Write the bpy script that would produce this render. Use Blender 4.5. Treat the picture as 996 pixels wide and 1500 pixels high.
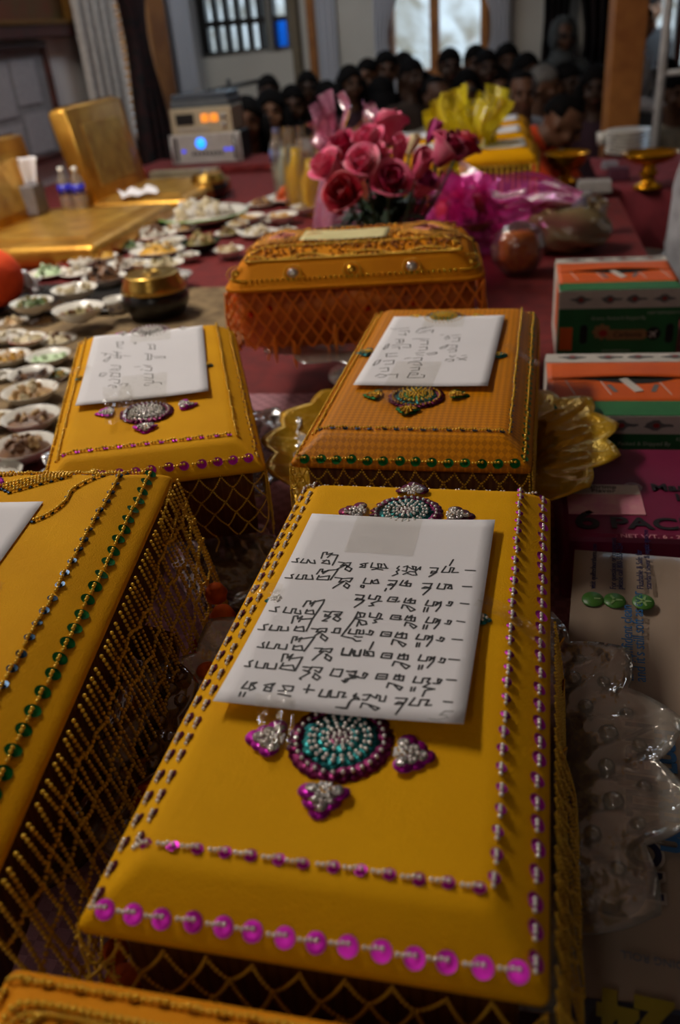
import bpy, math, random
import numpy as np
from mathutils import Vector, Matrix, Euler
random.seed(7); rng = np.random.RandomState(7)
PI = math.pi
for o in list(bpy.data.objects): bpy.data.objects.remove(o)
scene = bpy.context.scene
COL = scene.collection

# ------------------------------------------------------------------ camera
# metres; z = 0 is the top of the low platform the offerings stand on, the floor is at -0.55
FPX, PITCH, ROLL, CAMZ = 1250.0, math.radians(29.6), math.radians(-5.0), 0.53
fwd = Vector((0, math.cos(PITCH), -math.sin(PITCH)))
r0 = Vector((1, 0, 0)); u0 = r0.cross(fwd)
right = math.cos(ROLL)*r0 + math.sin(ROLL)*u0
up = right.cross(fwd)
cam_data = bpy.data.cameras.new('camera'); cam = bpy.data.objects.new('camera', cam_data); COL.objects.link(cam)
cam.matrix_world = Matrix(((right.x, up.x, -fwd.x, 0), (right.y, up.y, -fwd.y, 0), (right.z, up.z, -fwd.z, CAMZ), (0, 0, 0, 1)))
cam_data.sensor_fit = 'VERTICAL'; cam_data.sensor_height = 36.0
cam_data.lens = FPX/1500*36.0
cam_data.clip_start = 0.02; cam_data.clip_end = 100
cam_data.dof.use_dof = True; cam_data.dof.focus_distance = 0.64; cam_data.dof.aperture_fstop = 5.6
scene.camera = cam

# ------------------------------------------------------------------ world, light, exposure
scene.view_settings.view_transform = 'Standard'; scene.view_settings.look = 'None'
scene.view_settings.exposure = 0.0; scene.view_settings.gamma = 1.0
scene.view_settings.use_curve_mapping = False
w = bpy.data.worlds.new('sky'); scene.world = w; w.use_nodes = True
bg = w.node_tree.nodes['Background']; bg.inputs[0].default_value = (0.66, 0.84, 1.0, 1); bg.inputs[1].default_value = 2.4

def light(name, kind, loc, energy, color, size=None, size_y=None, rot=(0, 0, 0)):
    d = bpy.data.lights.new(name, kind); d.energy = energy; d.color = color
    if kind == 'AREA':
        d.shape = 'RECTANGLE'; d.size = size; d.size_y = size_y or size
    o = bpy.data.objects.new(name, d); o.location = loc; o.rotation_euler = rot; COL.objects.link(o); return o
sun = light('sun', 'SUN', (0, 0, 6), 2.0, (1.0, .96, .9), rot=(math.radians(34), math.radians(12), 0)); sun.data.angle = .02

# room axes: the room (and most of the things in it) is turned 13 degrees to the camera
RA = -0.2269
E1 = Vector((math.cos(RA), math.sin(RA), 0)); E2 = Vector((-math.sin(RA), math.cos(RA), 0))
def R(u, v, z=0.0): return E1*u + E2*v + Vector((0, 0, z))
FLOOR = -0.55; CEIL = 2.0
# unseen ceiling lamps; the last, behind the camera, is added front fill
LAMPS = [(-1.55, 1.85, 47), (-1.3, 4.7, 10), (1.9, 3.4, 2.0), (-.6, -1.9, 7)]
for i, (u, v, e) in enumerate(LAMPS):
    light('ceiling_and_fill_light', 'AREA', R(u, v, CEIL-.10), e*1.0, (.86, .93, 1.0) if v > 4 else (1.0, .91, .80), .28, 1.2, (0, 0, RA))  # the cool rear lamp stands in for window daylight on the walls

def ray(px, py): return (fwd*FPX + right*(px-498) - up*(py-750))
def P(px, py, z):                      # point of the horizontal plane at height z seen at a photo pixel
    d = ray(px, py); return Vector((0, 0, CAMZ)) + d*((z-CAMZ)/d.z)
def D(px, py, y):                      # point at distance y in front of the camera
    d = ray(px, py); return Vector((0, 0, CAMZ)) + d*(y/d.y)

# ------------------------------------------------------------------ helpers
def lin(r, g, b):
    f = lambda c: (c/255/12.92 if c <= 10 else ((c/255+.055)/1.055)**2.4)
    return (f(r), f(g), f(b), 1)
MATS = {}
def M(name, col, rough=.6, metal=0.0, spec=.5, noise=None, scale=40, bump=0, bscale=200, coat=0, emit=None, estr=0, sheen=0, detail=3):
    if name in MATS: return MATS[name]
    m = bpy.data.materials.new(name); m.use_nodes = True; nt = m.node_tree; b = nt.nodes['Principled BSDF']
    c = lin(*col) if max(col) > 1.01 else (*col, 1)
    b.inputs['Base Color'].default_value = c; b.inputs['Roughness'].default_value = rough
    b.inputs['Metallic'].default_value = metal; b.inputs['Specular IOR Level'].default_value = spec
    if coat: b.inputs['Coat Weight'].default_value = coat; b.inputs['Coat Roughness'].default_value = .1
    if sheen: b.inputs['Sheen Weight'].default_value = sheen
    if emit: b.inputs['Emission Color'].default_value = lin(*emit); b.inputs['Emission Strength'].default_value = estr
    tc = nt.nodes.new('ShaderNodeTexCoord')
    n = nt.nodes.new('ShaderNodeTexNoise'); n.inputs['Scale'].default_value = scale; n.inputs['Detail'].default_value = detail
    nt.links.new(tc.outputs['Object'], n.inputs['Vector'])
    rp = nt.nodes.new('ShaderNodeValToRGB')
    c2 = lin(*noise) if noise else tuple(x*.82 for x in c[:3])+(1,)
    rp.color_ramp.elements[0].position = .35; rp.color_ramp.elements[1].position = .65
    rp.color_ramp.elements[0].color = c2; rp.color_ramp.elements[1].color = c
    nt.links.new(n.outputs['Fac'], rp.inputs['Fac']); nt.links.new(rp.outputs['Color'], b.inputs['Base Color'])
    if bump:
        n2 = nt.nodes.new('ShaderNodeTexNoise'); n2.inputs['Scale'].default_value = bscale; n2.inputs['Detail'].default_value = 2
        nt.links.new(tc.outputs['Object'], n2.inputs['Vector'])
        bp = nt.nodes.new('ShaderNodeBump'); bp.inputs['Strength'].default_value = bump; bp.inputs['Distance'].default_value = .002
        nt.links.new(n2.outputs['Fac'], bp.inputs['Height']); nt.links.new(bp.outputs['Normal'], b.inputs['Normal'])
    MATS[name] = m; return m
def film(name, tint, gloss=.25, rough=.12, body=.0, bodycol=(1, 1, 1), bump=0, bscale=60, fres=.7):
    """thin clear or tinted plastic: see-through with a glossy skin and an optional milky body"""
    if name in MATS: return MATS[name]
    m = bpy.data.materials.new(name); m.use_nodes = True; nt = m.node_tree; nt.nodes.clear(); L = nt.links
    out = nt.nodes.new('ShaderNodeOutputMaterial')
    tr = nt.nodes.new('ShaderNodeBsdfTransparent'); tr.inputs[0].default_value = (*tint, 1)
    gl = nt.nodes.new('ShaderNodeBsdfGlossy'); gl.inputs['Roughness'].default_value = rough; gl.inputs[0].default_value = (.95, .95, .95, 1)
    df = nt.nodes.new('ShaderNodeBsdfDiffuse'); df.inputs[0].default_value = (*bodycol, 1)
    m1 = nt.nodes.new('ShaderNodeMixShader'); m1.inputs[0].default_value = body
    L.new(tr.outputs[0], m1.inputs[1]); L.new(df.outputs[0], m1.inputs[2])
    lw = nt.nodes.new('ShaderNodeLayerWeight'); lw.inputs[0].default_value = .25
    mm = nt.nodes.new('ShaderNodeMath'); mm.operation = 'MULTIPLY_ADD'; mm.inputs[1].default_value = fres; mm.inputs[2].default_value = gloss*.3; mm.use_clamp = True
    L.new(lw.outputs['Fresnel'], mm.inputs[0])
    m2 = nt.nodes.new('ShaderNodeMixShader'); L.new(mm.outputs[0], m2.inputs[0]); L.new(m1.outputs[0], m2.inputs[1]); L.new(gl.outputs[0], m2.inputs[2])
    tc = nt.nodes.new('ShaderNodeTexCoord'); n2 = nt.nodes.new('ShaderNodeTexNoise'); n2.inputs['Scale'].default_value = bscale; n2.inputs['Detail'].default_value = 2
    L.new(tc.outputs['Object'], n2.inputs['Vector'])
    bp = nt.nodes.new('ShaderNodeBump'); bp.inputs['Strength'].default_value = max(bump, .02); bp.inputs['Distance'].default_value = .01
    L.new(n2.outputs['Fac'], bp.inputs['Height'])
    for nd in (gl, lw, df): L.new(bp.outputs['Normal'], nd.inputs['Normal'])
    L.new(m2.outputs[0], out.inputs[0]); MATS[name] = m; return m

class MB:
    def __init__(s): s.V = []; s.n = 0; s.F = []          # F: (array m x k, mat, smooth)
    def add(s, v, f, mat=0, smooth=True):
        v = np.asarray(v, float).reshape(-1, 3); s.V.append(v)
        if isinstance(f, np.ndarray): s.F.append((f+s.n, mat, smooth))
        else:
            by = {}
            for q in f: by.setdefault(len(q), []).append(q)
            for k, q in by.items(): s.F.append((np.array(q)+s.n, mat, smooth))
        s.n += len(v); return s
    def box(s, c, d, rz=0, mat=0, taper=1.0):
        x, y, z = [a/2 for a in d]; t = taper
        v = np.array([(-x, -y, -z), (x, -y, -z), (x, y, -z), (-x, y, -z), (-x*t, -y*t, z), (x*t, -y*t, z), (x*t, y*t, z), (-x*t, y*t, z)])
        ca, sa = math.cos(rz), math.sin(rz)
        v = v @ np.array([[ca, sa, 0], [-sa, ca, 0], [0, 0, 1]]) + np.array(c)
        return s.add(v, [(3, 2, 1, 0), (4, 5, 6, 7), (0, 1, 5, 4), (1, 2, 6, 5), (2, 3, 7, 6), (3, 0, 4, 7)], mat, False)
    def tube(s, pts, r, n=8, mat=0, cap=True):
        pts = [Vector(p) for p in pts]; rs = r if hasattr(r, '__len__') else [r]*len(pts)
        V = []; t0 = (pts[1]-pts[0]).normalized(); a = t0.orthogonal().normalized()
        for i, p in enumerate(pts):
            t = (pts[min(i+1, len(pts)-1)]-pts[max(i-1, 0)])
            t = t.normalized() if t.length > 1e-9 else t0
            a = (a - t*a.dot(t)); a = a.normalized() if a.length > 1e-6 else t.orthogonal().normalized()
            b = t.cross(a)
            for k in range(n):
                th = 2*PI*k/n; q = p + (a*math.cos(th)+b*math.sin(th))*rs[i]; V.append(q[:])
        F = [(i*n+k, i*n+(k+1) % n, (i+1)*n+(k+1) % n, (i+1)*n+k) for i in range(len(pts)-1) for k in range(n)]
        if cap: F += [tuple(range(n-1, -1, -1)), tuple(range((len(pts)-1)*n, len(pts)*n))]
        return s.add(V, F, mat)
    def lathe(s, prof, n=32, mat=0, c=(0, 0, 0), fn=None, close=False):
        V = []
        for (r, z) in prof:
            for k in range(n):
                th = 2*PI*k/n; rr, zz = (r, z) if fn is None else fn(r, z, th)
                V.append((c[0]+rr*math.cos(th), c[1]+rr*math.sin(th), c[2]+zz))
        m = len(prof)
        F = [(i*n+k, i*n+(k+1) % n, (i+1)*n+(k+1) % n, (i+1)*n+k) for i in range(m-1) for k in range(n)]
        if close: F += [tuple(range(n-1, -1, -1)), tuple(range((m-1)*n, m*n))]
        return s.add(V, F, mat)
    def sphere(s, c, r, nu=16, nv=10, mat=0, rot=None, fn=None):
        rr = r if hasattr(r, '__len__') else (r, r, r); V = []
        for j in range(nv+1):
            ph = PI*j/nv
            for i in range(nu):
                th = 2*PI*i/nu; d = Vector((math.sin(ph)*math.cos(th), math.sin(ph)*math.sin(th), math.cos(ph)))
                k = fn(d) if fn else 1.0
                q = Vector((d.x*rr[0]*k, d.y*rr[1]*k, d.z*rr[2]*k))
                if rot is not None: q = rot @ q
                V.append((c[0]+q.x, c[1]+q.y, c[2]+q.z))
        F = [(j*nu+i, (j+1)*nu+i, (j+1)*nu+(i+1) % nu, j*nu+(i+1) % nu) for j in range(nv) for i in range(nu)]
        return s.add(V, F, mat)
    def grid(s, fn, nu, nv, mat=0, smooth=True):
        V = [fn(i/nu, j/nv) for j in range(nv+1) for i in range(nu+1)]
        F = [(j*(nu+1)+i, j*(nu+1)+i+1, (j+1)*(nu+1)+i+1, (j+1)*(nu+1)+i) for j in range(nv) for i in range(nu)]
        return s.add([tuple(v) for v in V], F, mat, smooth)
    def beads(s, pts, r, mat=0, sc=(1, 1, 1), nu=7, nv=4):
        if len(pts) == 0: return s
        pts = np.asarray(pts, float); t = []
        t.append((0, 0, 1))
        for j in range(1, nv):
            ph = PI*j/nv
            for i in range(nu):
                th = 2*PI*i/nu; t.append((math.sin(ph)*math.cos(th), math.sin(ph)*math.sin(th), math.cos(ph)))
        t.append((0, 0, -1)); t = np.array(t)*r*np.array(sc); k = len(t)
        tri = [(0, 1+i, 1+(i+1) % nu) for i in range(nu)] + [(k-1, k-1-nu+(i+1) % nu, k-1-nu+i) for i in range(nu)]
        quad = [(1+j*nu+i, 1+(j+1)*nu+i, 1+(j+1)*nu+(i+1) % nu, 1+j*nu+(i+1) % nu) for j in range(nv-2) for i in range(nu)]
        V = (pts[:, None, :]+t[None]).reshape(-1, 3); off = (np.arange(len(pts))*k)[:, None, None]
        base = s.n; s.V.append(V); s.n += len(V)
        for q in (tri, quad):
            if q:
                q = np.array(q); s.F.append(((q[None]+off).reshape(-1, q.shape[1])+base, mat, True))
        return s
    def prism(s, poly, z0, z1, mat=0, smooth=False):
        n = len(poly); V = [(x, y, z0) for x, y in poly]+[(x, y, z1) for x, y in poly]
        return s.add(V, [tuple(range(n-1, -1, -1)), tuple(range(n, 2*n))]+[(i, (i+1) % n, n+(i+1) % n, n+i) for i in range(n)], mat, smooth)
    def xf(s, mtx):
        a = np.array(mtx); s.V = [v @ a[:3, :3].T + a[:3, 3] for v in s.V]; return s
    def mesh(s, name):
        me = bpy.data.meshes.new(name); V = np.concatenate(s.V) if s.V else np.zeros((0, 3))
        me.vertices.add(len(V)); me.vertices.foreach_set('co', V.astype(np.float32).ravel())
        nl = sum(f.size for f, _, _ in s.F); npol = sum(len(f) for f, _, _ in s.F)
        me.loops.add(nl); me.polygons.add(npol)
        me.loops.foreach_set('vertex_index', np.concatenate([f.ravel() for f, _, _ in s.F]).astype(np.int32))
        st = []; c = 0; mi = []; sm = []
        for f, m, q in s.F:
            k = f.shape[1]; st.append(c+np.arange(len(f))*k); c += f.size; mi.append(np.full(len(f), m)); sm.append(np.full(len(f), q))
        me.polygons.foreach_set('loop_start', np.concatenate(st).astype(np.int32))
        me.polygons.foreach_set('material_index', np.concatenate(mi).astype(np.int32))
        me.polygons.foreach_set('use_smooth', np.concatenate(sm).astype(bool))
        me.update(calc_edges=True); me.validate(); return me
    def build(s, name, mats, parent=None, loc=(0, 0, 0), rot=(0, 0, 0), bev=0, seg=2, solid=0, kind=None):
        me = s.mesh(name)
        for m in (mats if isinstance(mats, (list, tuple)) else [mats]): me.materials.append(m)
        return link(name, me, parent, loc, rot, bev, seg, solid, kind)
def link(name, me, parent=None, loc=(0, 0, 0), rot=(0, 0, 0), bev=0, seg=2, solid=0, kind=None):
    o = bpy.data.objects.new(name, me); COL.objects.link(o); o.location = loc; o.rotation_euler = rot
    if parent is not None: o.parent = parent
    if solid:
        q = o.modifiers.new('thick', 'SOLIDIFY'); q.thickness = solid; q.offset = 0
    if bev:
        q = o.modifiers.new('bevel', 'BEVEL'); q.width = bev; q.segments = seg; q.limit_method = 'ANGLE'; q.angle_limit = .6
    if kind: o['kind'] = kind
    return o
def tag(o, label, cat, group=None, kind=None):
    if label: o['label'] = label
    if cat: o['category'] = cat
    if group: o['group'] = group
    if kind: o['kind'] = kind
    return o
def thing(name, label, cat, loc=(0, 0, 0), rot=0, group=None):
    o = bpy.data.objects.new(name, None); o.empty_display_size = .05; COL.objects.link(o); o.location = loc
    o.rotation_euler = rot if hasattr(rot, '__len__') else (0, 0, rot)
    return tag(o, label, cat, group)
def struct(o): o['kind'] = 'structure'; return o
def kids(o): return [c for c in bpy.data.objects if c.parent == o]
def dup(root, loc, rot=None, label=None, group=None, scale=None):
    r = root.copy(); COL.objects.link(r); r.location = loc
    if rot is not None: r.rotation_euler = rot if hasattr(rot, '__len__') else (0, 0, rot)
    if label: r['label'] = label
    if group: r['group'] = group
    if scale: r.scale = (scale,)*3 if not hasattr(scale, '__len__') else scale
    for ch in kids(root):
        c = ch.copy(); COL.objects.link(c); c.parent = r
        for g in kids(ch):
            d = g.copy(); COL.objects.link(d); d.parent = c
    return r
def setmat(o, m, slot=0):
    o.material_slots[slot].link = 'OBJECT'; o.material_slots[slot].material = m
def text(name, body, size, mat, parent, loc, rot=(0, 0, 0), align='CENTER', ext=.0002, sx=1.0, bold=0):
    cu = bpy.data.curves.new('txt', 'FONT'); cu.body = body; cu.size = size; cu.align_x = align; cu.align_y = 'CENTER'; cu.extrude = ext; cu.offset = bold
    t = bpy.data.objects.new('txt', cu); COL.objects.link(t); bpy.context.view_layer.update()
    me = bpy.data.meshes.new_from_object(t.evaluated_get(bpy.context.evaluated_depsgraph_get())); me.name = name
    bpy.data.objects.remove(t); bpy.data.curves.remove(cu)
    me.materials.clear(); me.materials.append(mat)
    o = link(name, me, parent, loc, rot); o.scale = (sx, 1, 1); return o
def bake(mb, voxel, smooth=3, mats=(), name='body'):
    """fuse overlapping pieces into one continuous surface"""
    me = mb.mesh('tmp'); o = bpy.data.objects.new('tmp', me); COL.objects.link(o)
    q = o.modifiers.new('r', 'REMESH'); q.mode = 'VOXEL'; q.voxel_size = voxel; q.use_smooth_shade = True
    if smooth:
        q = o.modifiers.new('s', 'SMOOTH'); q.iterations = smooth; q.factor = .5
    bpy.context.view_layer.update()
    m2 = bpy.data.meshes.new_from_object(o.evaluated_get(bpy.context.evaluated_depsgraph_get())); m2.name = name
    bpy.data.objects.remove(o); bpy.data.meshes.remove(me); m2.materials.clear()
    for m in mats: m2.materials.append(m)
    m2.polygons.foreach_set('use_smooth', np.ones(len(m2.polygons), bool)); return m2

# ------------------------------------------------------------------ materials shared below
m_wall = M('wall_paint', (206, 205, 205), .85, noise=(198, 197, 198), scale=3)
m_wall2 = M('wall_paint_cream', (204, 201, 192), .85, noise=(196, 193, 184), scale=3)
m_ceil = M('ceiling_paint', (205, 200, 190), .9)
m_carpet = M('floor_carpet', (52, 30, 28), .95, noise=(38, 22, 22), scale=120)
m_wood = M('pine_wood', (178, 116, 54), .6, noise=(148, 90, 38), scale=9)
m_darkwood = M('dark_red_wood', (70, 28, 20), .5, noise=(52, 20, 14), scale=14)
m_redcloth = M('red_cloth', (114, 22, 20), .85, noise=(94, 15, 16), scale=30, bump=.2)
m_blackmetal = M('black_metal', (18, 18, 20), .4, noise=(12, 12, 13))
m_whitemetal = M('white_painted_metal', (200, 200, 200), .4)
m_sheer = film('sheer_curtain_cloth', (.95, .95, .98), .05, .6, .72, (.78, .80, .86))
m_gold = M('gold_metal', (232, 166, 26), .24, .82, noise=(214, 144, 16), scale=30)
m_brass = M('brass_lid', (206, 172, 88), .28, 1.0, noise=(190, 150, 70), scale=30)
m_white = M('white_china', (226, 224, 216), .25, spec=.5, noise=(214, 212, 204))
m_paper = M('white_paper', (232, 231, 236), .8, noise=(226, 225, 230), scale=5)
m_ink = M('ink', (14, 14, 20), .6)
m_pencil = M('pencil_grey', (170, 170, 172), .8)
m_tape = film('clear_tape', (.98, .975, .955), .10, .06, .015, (.8, .75, .6), bump=.12, bscale=60, fres=.25)
m_clear = film('clear_plastic', (.90, .88, .84), .45, .10, .20, (.72, .68, .60), bump=.3, bscale=70)
m_glass = film('window_glass', (.95, .97, 1), .2, .02, 0)

# ------------------------------------------------------------------ the room
mb = MB().box((0, 0, 0), (6.6, 9.2, .1)); struct(mb.build('floor', m_carpet, loc=R(1.0, 1.9, FLOOR-.05), rot=(0, 0, RA)))
mb = MB().box((0, 0, 0), (6.8, 9.4, .12)); struct(mb.build('ceiling', m_ceil, loc=R(1.0, 1.9, CEIL+.06), rot=(0, 0, RA)))
HW = CEIL-FLOOR
def wall(name, m, a, b, holes, thick=.14):
    """wall between room points a and b (u, v) with rectangular holes (s0, s1, z0, z1); inner face on the line"""
    A = R(*a); B = R(*b); L = (B-A).length; mb = MB(); xs = sorted({0, L, *[h[0] for h in holes], *[h[1] for h in holes]})
    for x0, x1 in zip(xs, xs[1:]):
        segs = [(FLOOR, CEIL)]
        for h in holes:
            if h[0] <= x0+1e-6 and h[1] >= x1-1e-6:
                segs = [(FLOOR, h[2]), (h[3], CEIL)]
        for z0, z1 in segs:
            mb.box(((x0+x1)/2, thick/2, (z0+z1)/2), (x1-x0, thick, z1-z0))
    d = B-A
    return struct(mb.build(name, m, loc=(A.x, A.y, 0), rot=(0, 0, math.atan2(d.y, d.x))))
UL_, UR_, VB, VF = -2.1, 4.2, 6.2, -2.6
wall('wall_left', m_wall, (UL_, VF), (UL_, VB), [(4.72-VF, 5.22-VF, .05, 1.2)])
wall('wall_back', m_wall2, (UL_-.14, VB), (UR_, VB), [(.16, .60, .43, 1.2), (.645, .745, .43, 1.2), (1.41, 2.0, .22, 1.3), (2.84, 3.5, .02, 1.4)])
wall('wall_right', m_wall2, (UR_, VB), (UR_, VF), [])
wall('wall_front', m_wall, (UR_, VF), (UL_, VF), [])
# window frames: room-aligned local x along the wall
def frame(mb, s0, s1, z0, z1, t, d, y=.05):
    mb.box(((s0+s1)/2, y, z0+t/2), (s1-s0, d, t)); mb.box(((s0+s1)/2, y, z1-t/2), (s1-s0, d, t))
    mb.box((s0+t/2, y, (z0+z1)/2), (t, d, z1-z0-2*t)); mb.box((s1-t/2, y, (z0+z1)/2), (t, d, z1-z0-2*t))
wb = R(UL_-.14, VB)
w1 = MB(); frame(w1, 1.38, 2.03, .19, 1.33, .05, .16, .04); w1.box((1.69, .05, .76), (.055, .12, 1.1)); w1.box((1.7, -.02, .185), (.74, .1, .03))
o = struct(w1.build('window_1', m_wood, loc=wb, rot=(0, 0, RA), bev=.004))
g = MB().box((1.7, .09, .76), (.62, .006, 1.08)).build('pane', m_glass, o); g['kind'] = 'structure'
w2 = MB(); frame(w2, .14, .62, .41, 1.22, .03, .1); frame(w2, .625, .765, .41, 1.22, .03, .1)
for k in range(6):
    w2.box((.175+k*.076, .05, .81), (.034, .07, .76))
for z in (.60, .78, .98): w2.box((.38, .045, z), (.46, .08, .035)); w2.box((.695, .045, z), (.12, .08, .03))
o = struct(w2.build('window_2', m_blackmetal, loc=wb, rot=(0, 0, RA)))
g = MB().box((.38, .1, .81), (.48, .006, .8)).box((.695, .1, .81), (.14, .006, .8)).build('pane', m_glass, o); g['kind'] = 'structure'
m_bluepane = film('blue_pane', (.10, .42, .95), .2, .05, 0)
g = MB().box((.695, .085, .51), (.1, .006, .15)).build('pane', m_bluepane, o); g['kind'] = 'structure'
w3 = MB(); frame(w3, 2.82, 3.52, 0, 1.43, .05, .16, .04); w3.box((3.17, .05, .70), (.045, .1, 1.36)); w3.box((3.17, .05, .14), (.66, .08, .03))
o = struct(w3.build('window_3', m_darkwood, loc=wb, rot=(0, 0, RA), bev=.004))
g = MB().box((3.17, .1, .7), (.64, .006, 1.36)).build('pane', m_glass, o); g['kind'] = 'structure'
wl = R(UL_, VF); la = RA+PI/2
w4 = MB(); frame(w4, 4.69-VF, 5.25-VF, .02, 1.23, .05, .18, .05); w4.box((5.33-VF, -.03, .6), (.26, .06, 1.3)); w4.box((5.0-VF, -.03, .02), (.7, .12, .035))
o = struct(w4.build('window_4', m_wood, loc=wl, rot=(0, 0, la), bev=.004))
g = MB().box((4.97-VF, .1, .62), (.46, .006, 1.15)).build('pane', m_glass, o); g['kind'] = 'structure'
sl = MB()
for k in range(26): sl.box((4.97-VF, .075, .09+k*.043), (.45, .03, .005))
sl.build('blind_slats', m_whitemetal, o)['kind'] = 'structure'
# narrow casing and upright trim in the back wall
struct(MB().box((0, -.02, 0), (.05, .05, HW)).build('trim_1', m_wood, loc=R(-1.335, VB, (CEIL+FLOOR)/2), rot=(0, 0, RA), bev=.004))
struct(MB().box((0, -.05, 0), (.05, .1, HW)).build('trim_2', M('tan_trim', (120, 108, 86), .7), loc=R(-1.435, VB, (CEIL+FLOOR)/2), rot=(0, 0, RA), bev=.004))
struct(MB().box((0, -.012, 0), (6.2, .024, .1)).build('baseboard_back', m_wood, loc=R(1.05, VB, FLOOR+.05), rot=(0, 0, RA), bev=.003))

# raised platform the offerings and the seats stand on
plat = MB().box((-.90, -.55, FLOOR/2), (2.41, 6.9, -FLOOR)).box((-1.05, 3.25, FLOOR/2), (2.1, .7, -FLOOR)).box((-1.2, 3.95, FLOOR/2), (1.8, .7, -FLOOR))
struct(plat.build('floor_platform', m_redcloth, rot=(0, 0, RA)))

struct(MB().box((0, 0, 0), (12, 3.4, .1)).build('floor_outside', M('bare_ground', (150, 140, 120), .95), loc=R(1.0, 8.05, -1.0), rot=(0, 0, RA)))
# rocky yard seen through the windows
def rock(u, v):
    x = -6+16*u; y = 9.2+6*v
    z = -1.2+3.2*v**.8+.25*math.sin(x*2.1+y)+.18*math.sin(x*4.7-y*3)+.1*math.sin(x*9+y*7)
    q = R(x, y, z); return q
m_rock = M('pale_rock', (190, 192, 190), .9, noise=(120, 112, 96), scale=2.2, bump=.6, bscale=6, detail=6)
tag(MB().grid(rock, 90, 40).build('rocky_bank', m_rock), 'pale rocky bank outside, beyond the bright windows', 'rock bank')

# housings of the out-of-frame lamps, the added fill behind the camera included
for i, (u, v, e) in enumerate(LAMPS):
    t = thing('ceiling_and_fill_lamp', 'long white unseen ceiling lamp, room light and added fill', 'ceiling lamp', R(u, v, CEIL-.08), RA, 'ceiling lamps')
    MB().box((0, 0, .04), (.3, 1.24, .08)).build('housing', m_whitemetal, t, bev=.01)

# ------------------------------------------------------------------ curtains
def curtain(name, a, b, z0, z1, waves, m, label, tie=None, depth=.035, off=.07, pinch=.35, ntrl=.0):
    """hanging cloth between room points a, b; tie = (height, side) gathers it to one side"""
    A = R(*a); B = R(*b); d = B-A; L = d.length; d.normalize(); nrm = Vector((d.y, -d.x, 0))
    def f(u, v):
        z = z0+(z1-z0)*v; k = 1.0; c = 0
        if tie:
            tz, side = tie; q = math.exp(-((z-tz)/.28)**2); k = 1-(1-pinch)*q
            c = (side-.5)*(1-k)
        s = .5+(u-.5)*k+c
        return A+d*(L*s)+nrm*(off+depth*math.sin(u*waves*2*PI+ntrl*z)*(.6+.4*k))+Vector((0, 0, z))
    mb = MB().grid(f, int(waves*10), 24)
    return tag(mb.build(name, m, solid=.003), label, 'curtain')
m_plaid = M('dark_plaid_cloth', (46, 14, 16), .9, noise=(10, 9, 14), scale=22)
m_maroon = M('maroon_curtain_cloth', (30, 10, 12), .9, noise=(10, 5, 7), scale=14)
curtain('curtain', (UL_, 4.24), (UL_, 4.70), -.52, 1.5, 5, M('white_curtain_cloth', (190, 189, 186), .85), 'off-white drawn curtain by the framed board on the left wall', None, .028, .07)
curtain('curtain', (UL_, 4.60), (UL_, 5.02), -.52, 1.5, 4, m_plaid, 'dark red plaid curtain tied back beside the white curtain', (.55, .35), .05, .14, .45)
curtain('curtain', (UL_, 5.56), (UL_, 5.90), -.15, 1.5, 4, m_sheer, 'thin white sheer curtain right of the left wall\'s wooden window frame', None, .025, .05)
curtain('curtain', (-1.29, VB), (-1.17, VB), -.1, 1.5, 3, m_sheer, 'narrow white sheer curtain hanging beside the slim wooden trim', None, .03, .06)
curtain('curtain', (-.92, VB), (-.70, VB), .05, 1.5, 4, m_sheer, 'white sheer curtain tied back at the left of the middle window', (.42, 0.0), .03, .09, .4)
curtain('curtain', (-.34, VB), (-.08, VB), .05, 1.5, 4, m_sheer, 'white sheer curtain tied back at the right of the middle window', (.45, 1.0), .03, .09, .4)
curtain('curtain', (.10, VB), (.36, VB), FLOOR+.03, 1.5, 4, m_maroon, 'dark maroon curtain nearest the hooded man', (.5, .2), .05, .14, .55)
curtain('curtain', (.28, VB), (.66, VB), FLOOR+.03, 1.5, 5, m_maroon, 'dark maroon curtain just behind the wooden post', (.35, .5), .05, .22, .6)
curtain('curtain', (.50, VB), (.60, VB), .1, 1.5, 2, m_sheer, 'strip of white sheer curtain beside the wooden post', (.2, 0.2), .03, .32, .4)

# ------------------------------------------------------------------ on the left wall
def on_left(px, py, off=.02):
    d = ray(px, py); k = (UL_+off)/(d.x*E1.x+d.y*E1.y); return Vector((0, 0, CAMZ))+d*k
t = thing('framed_picture', 'painting in a dark gilt wooden frame, high on the left wall', 'picture', R(UL_, 3.9, .58), la)
mb = MB(); frame(mb, -.55, .43, 0, .7, .055, .05, -.026); mb.build('frame', m_darkwood, t, bev=.006)
mb = MB(); frame(mb, -.50, .38, .05, .65, .02, .052, -.03); mb.build('inner_gilt_edge', M('dull_gilt', (120, 84, 30), .5, .6), t, bev=.003)
MB().box((-.06, -.01, .35), (.86, .01, .58)).build('painting', M('painting_colours', (74, 62, 28), .7, noise=(96, 40, 14), scale=6, detail=6), t)
t = thing('notice_board', 'pinboard with grey printed sheets in a dark red frame, below the painting', 'notice board', R(UL_, 3.5, .10), la)
mb = MB(); frame(mb, -.9, .50, 0, .47, .028, .03, -.017); mb.build('frame', m_darkwood, t, bev=.004)
MB().box((-.2, -.008, .235), (1.36, .012, .43)).build('backing', M('board_grey', (128, 130, 136), .8), t)
for (x, z, wd, hh) in ((.28, .32, .2, .17), (.06, .30, .18, .2), (.30, .12, .2, .16), (.06, .1, .2, .14), (-.2, .22, .22, .3)):
    s_ = MB().box((x, -.016, z), (wd, .002, hh)).build('notice_sheet', M('printed_sheet', (158, 160, 168), .8, noise=(140, 142, 150), scale=60), t)
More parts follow.
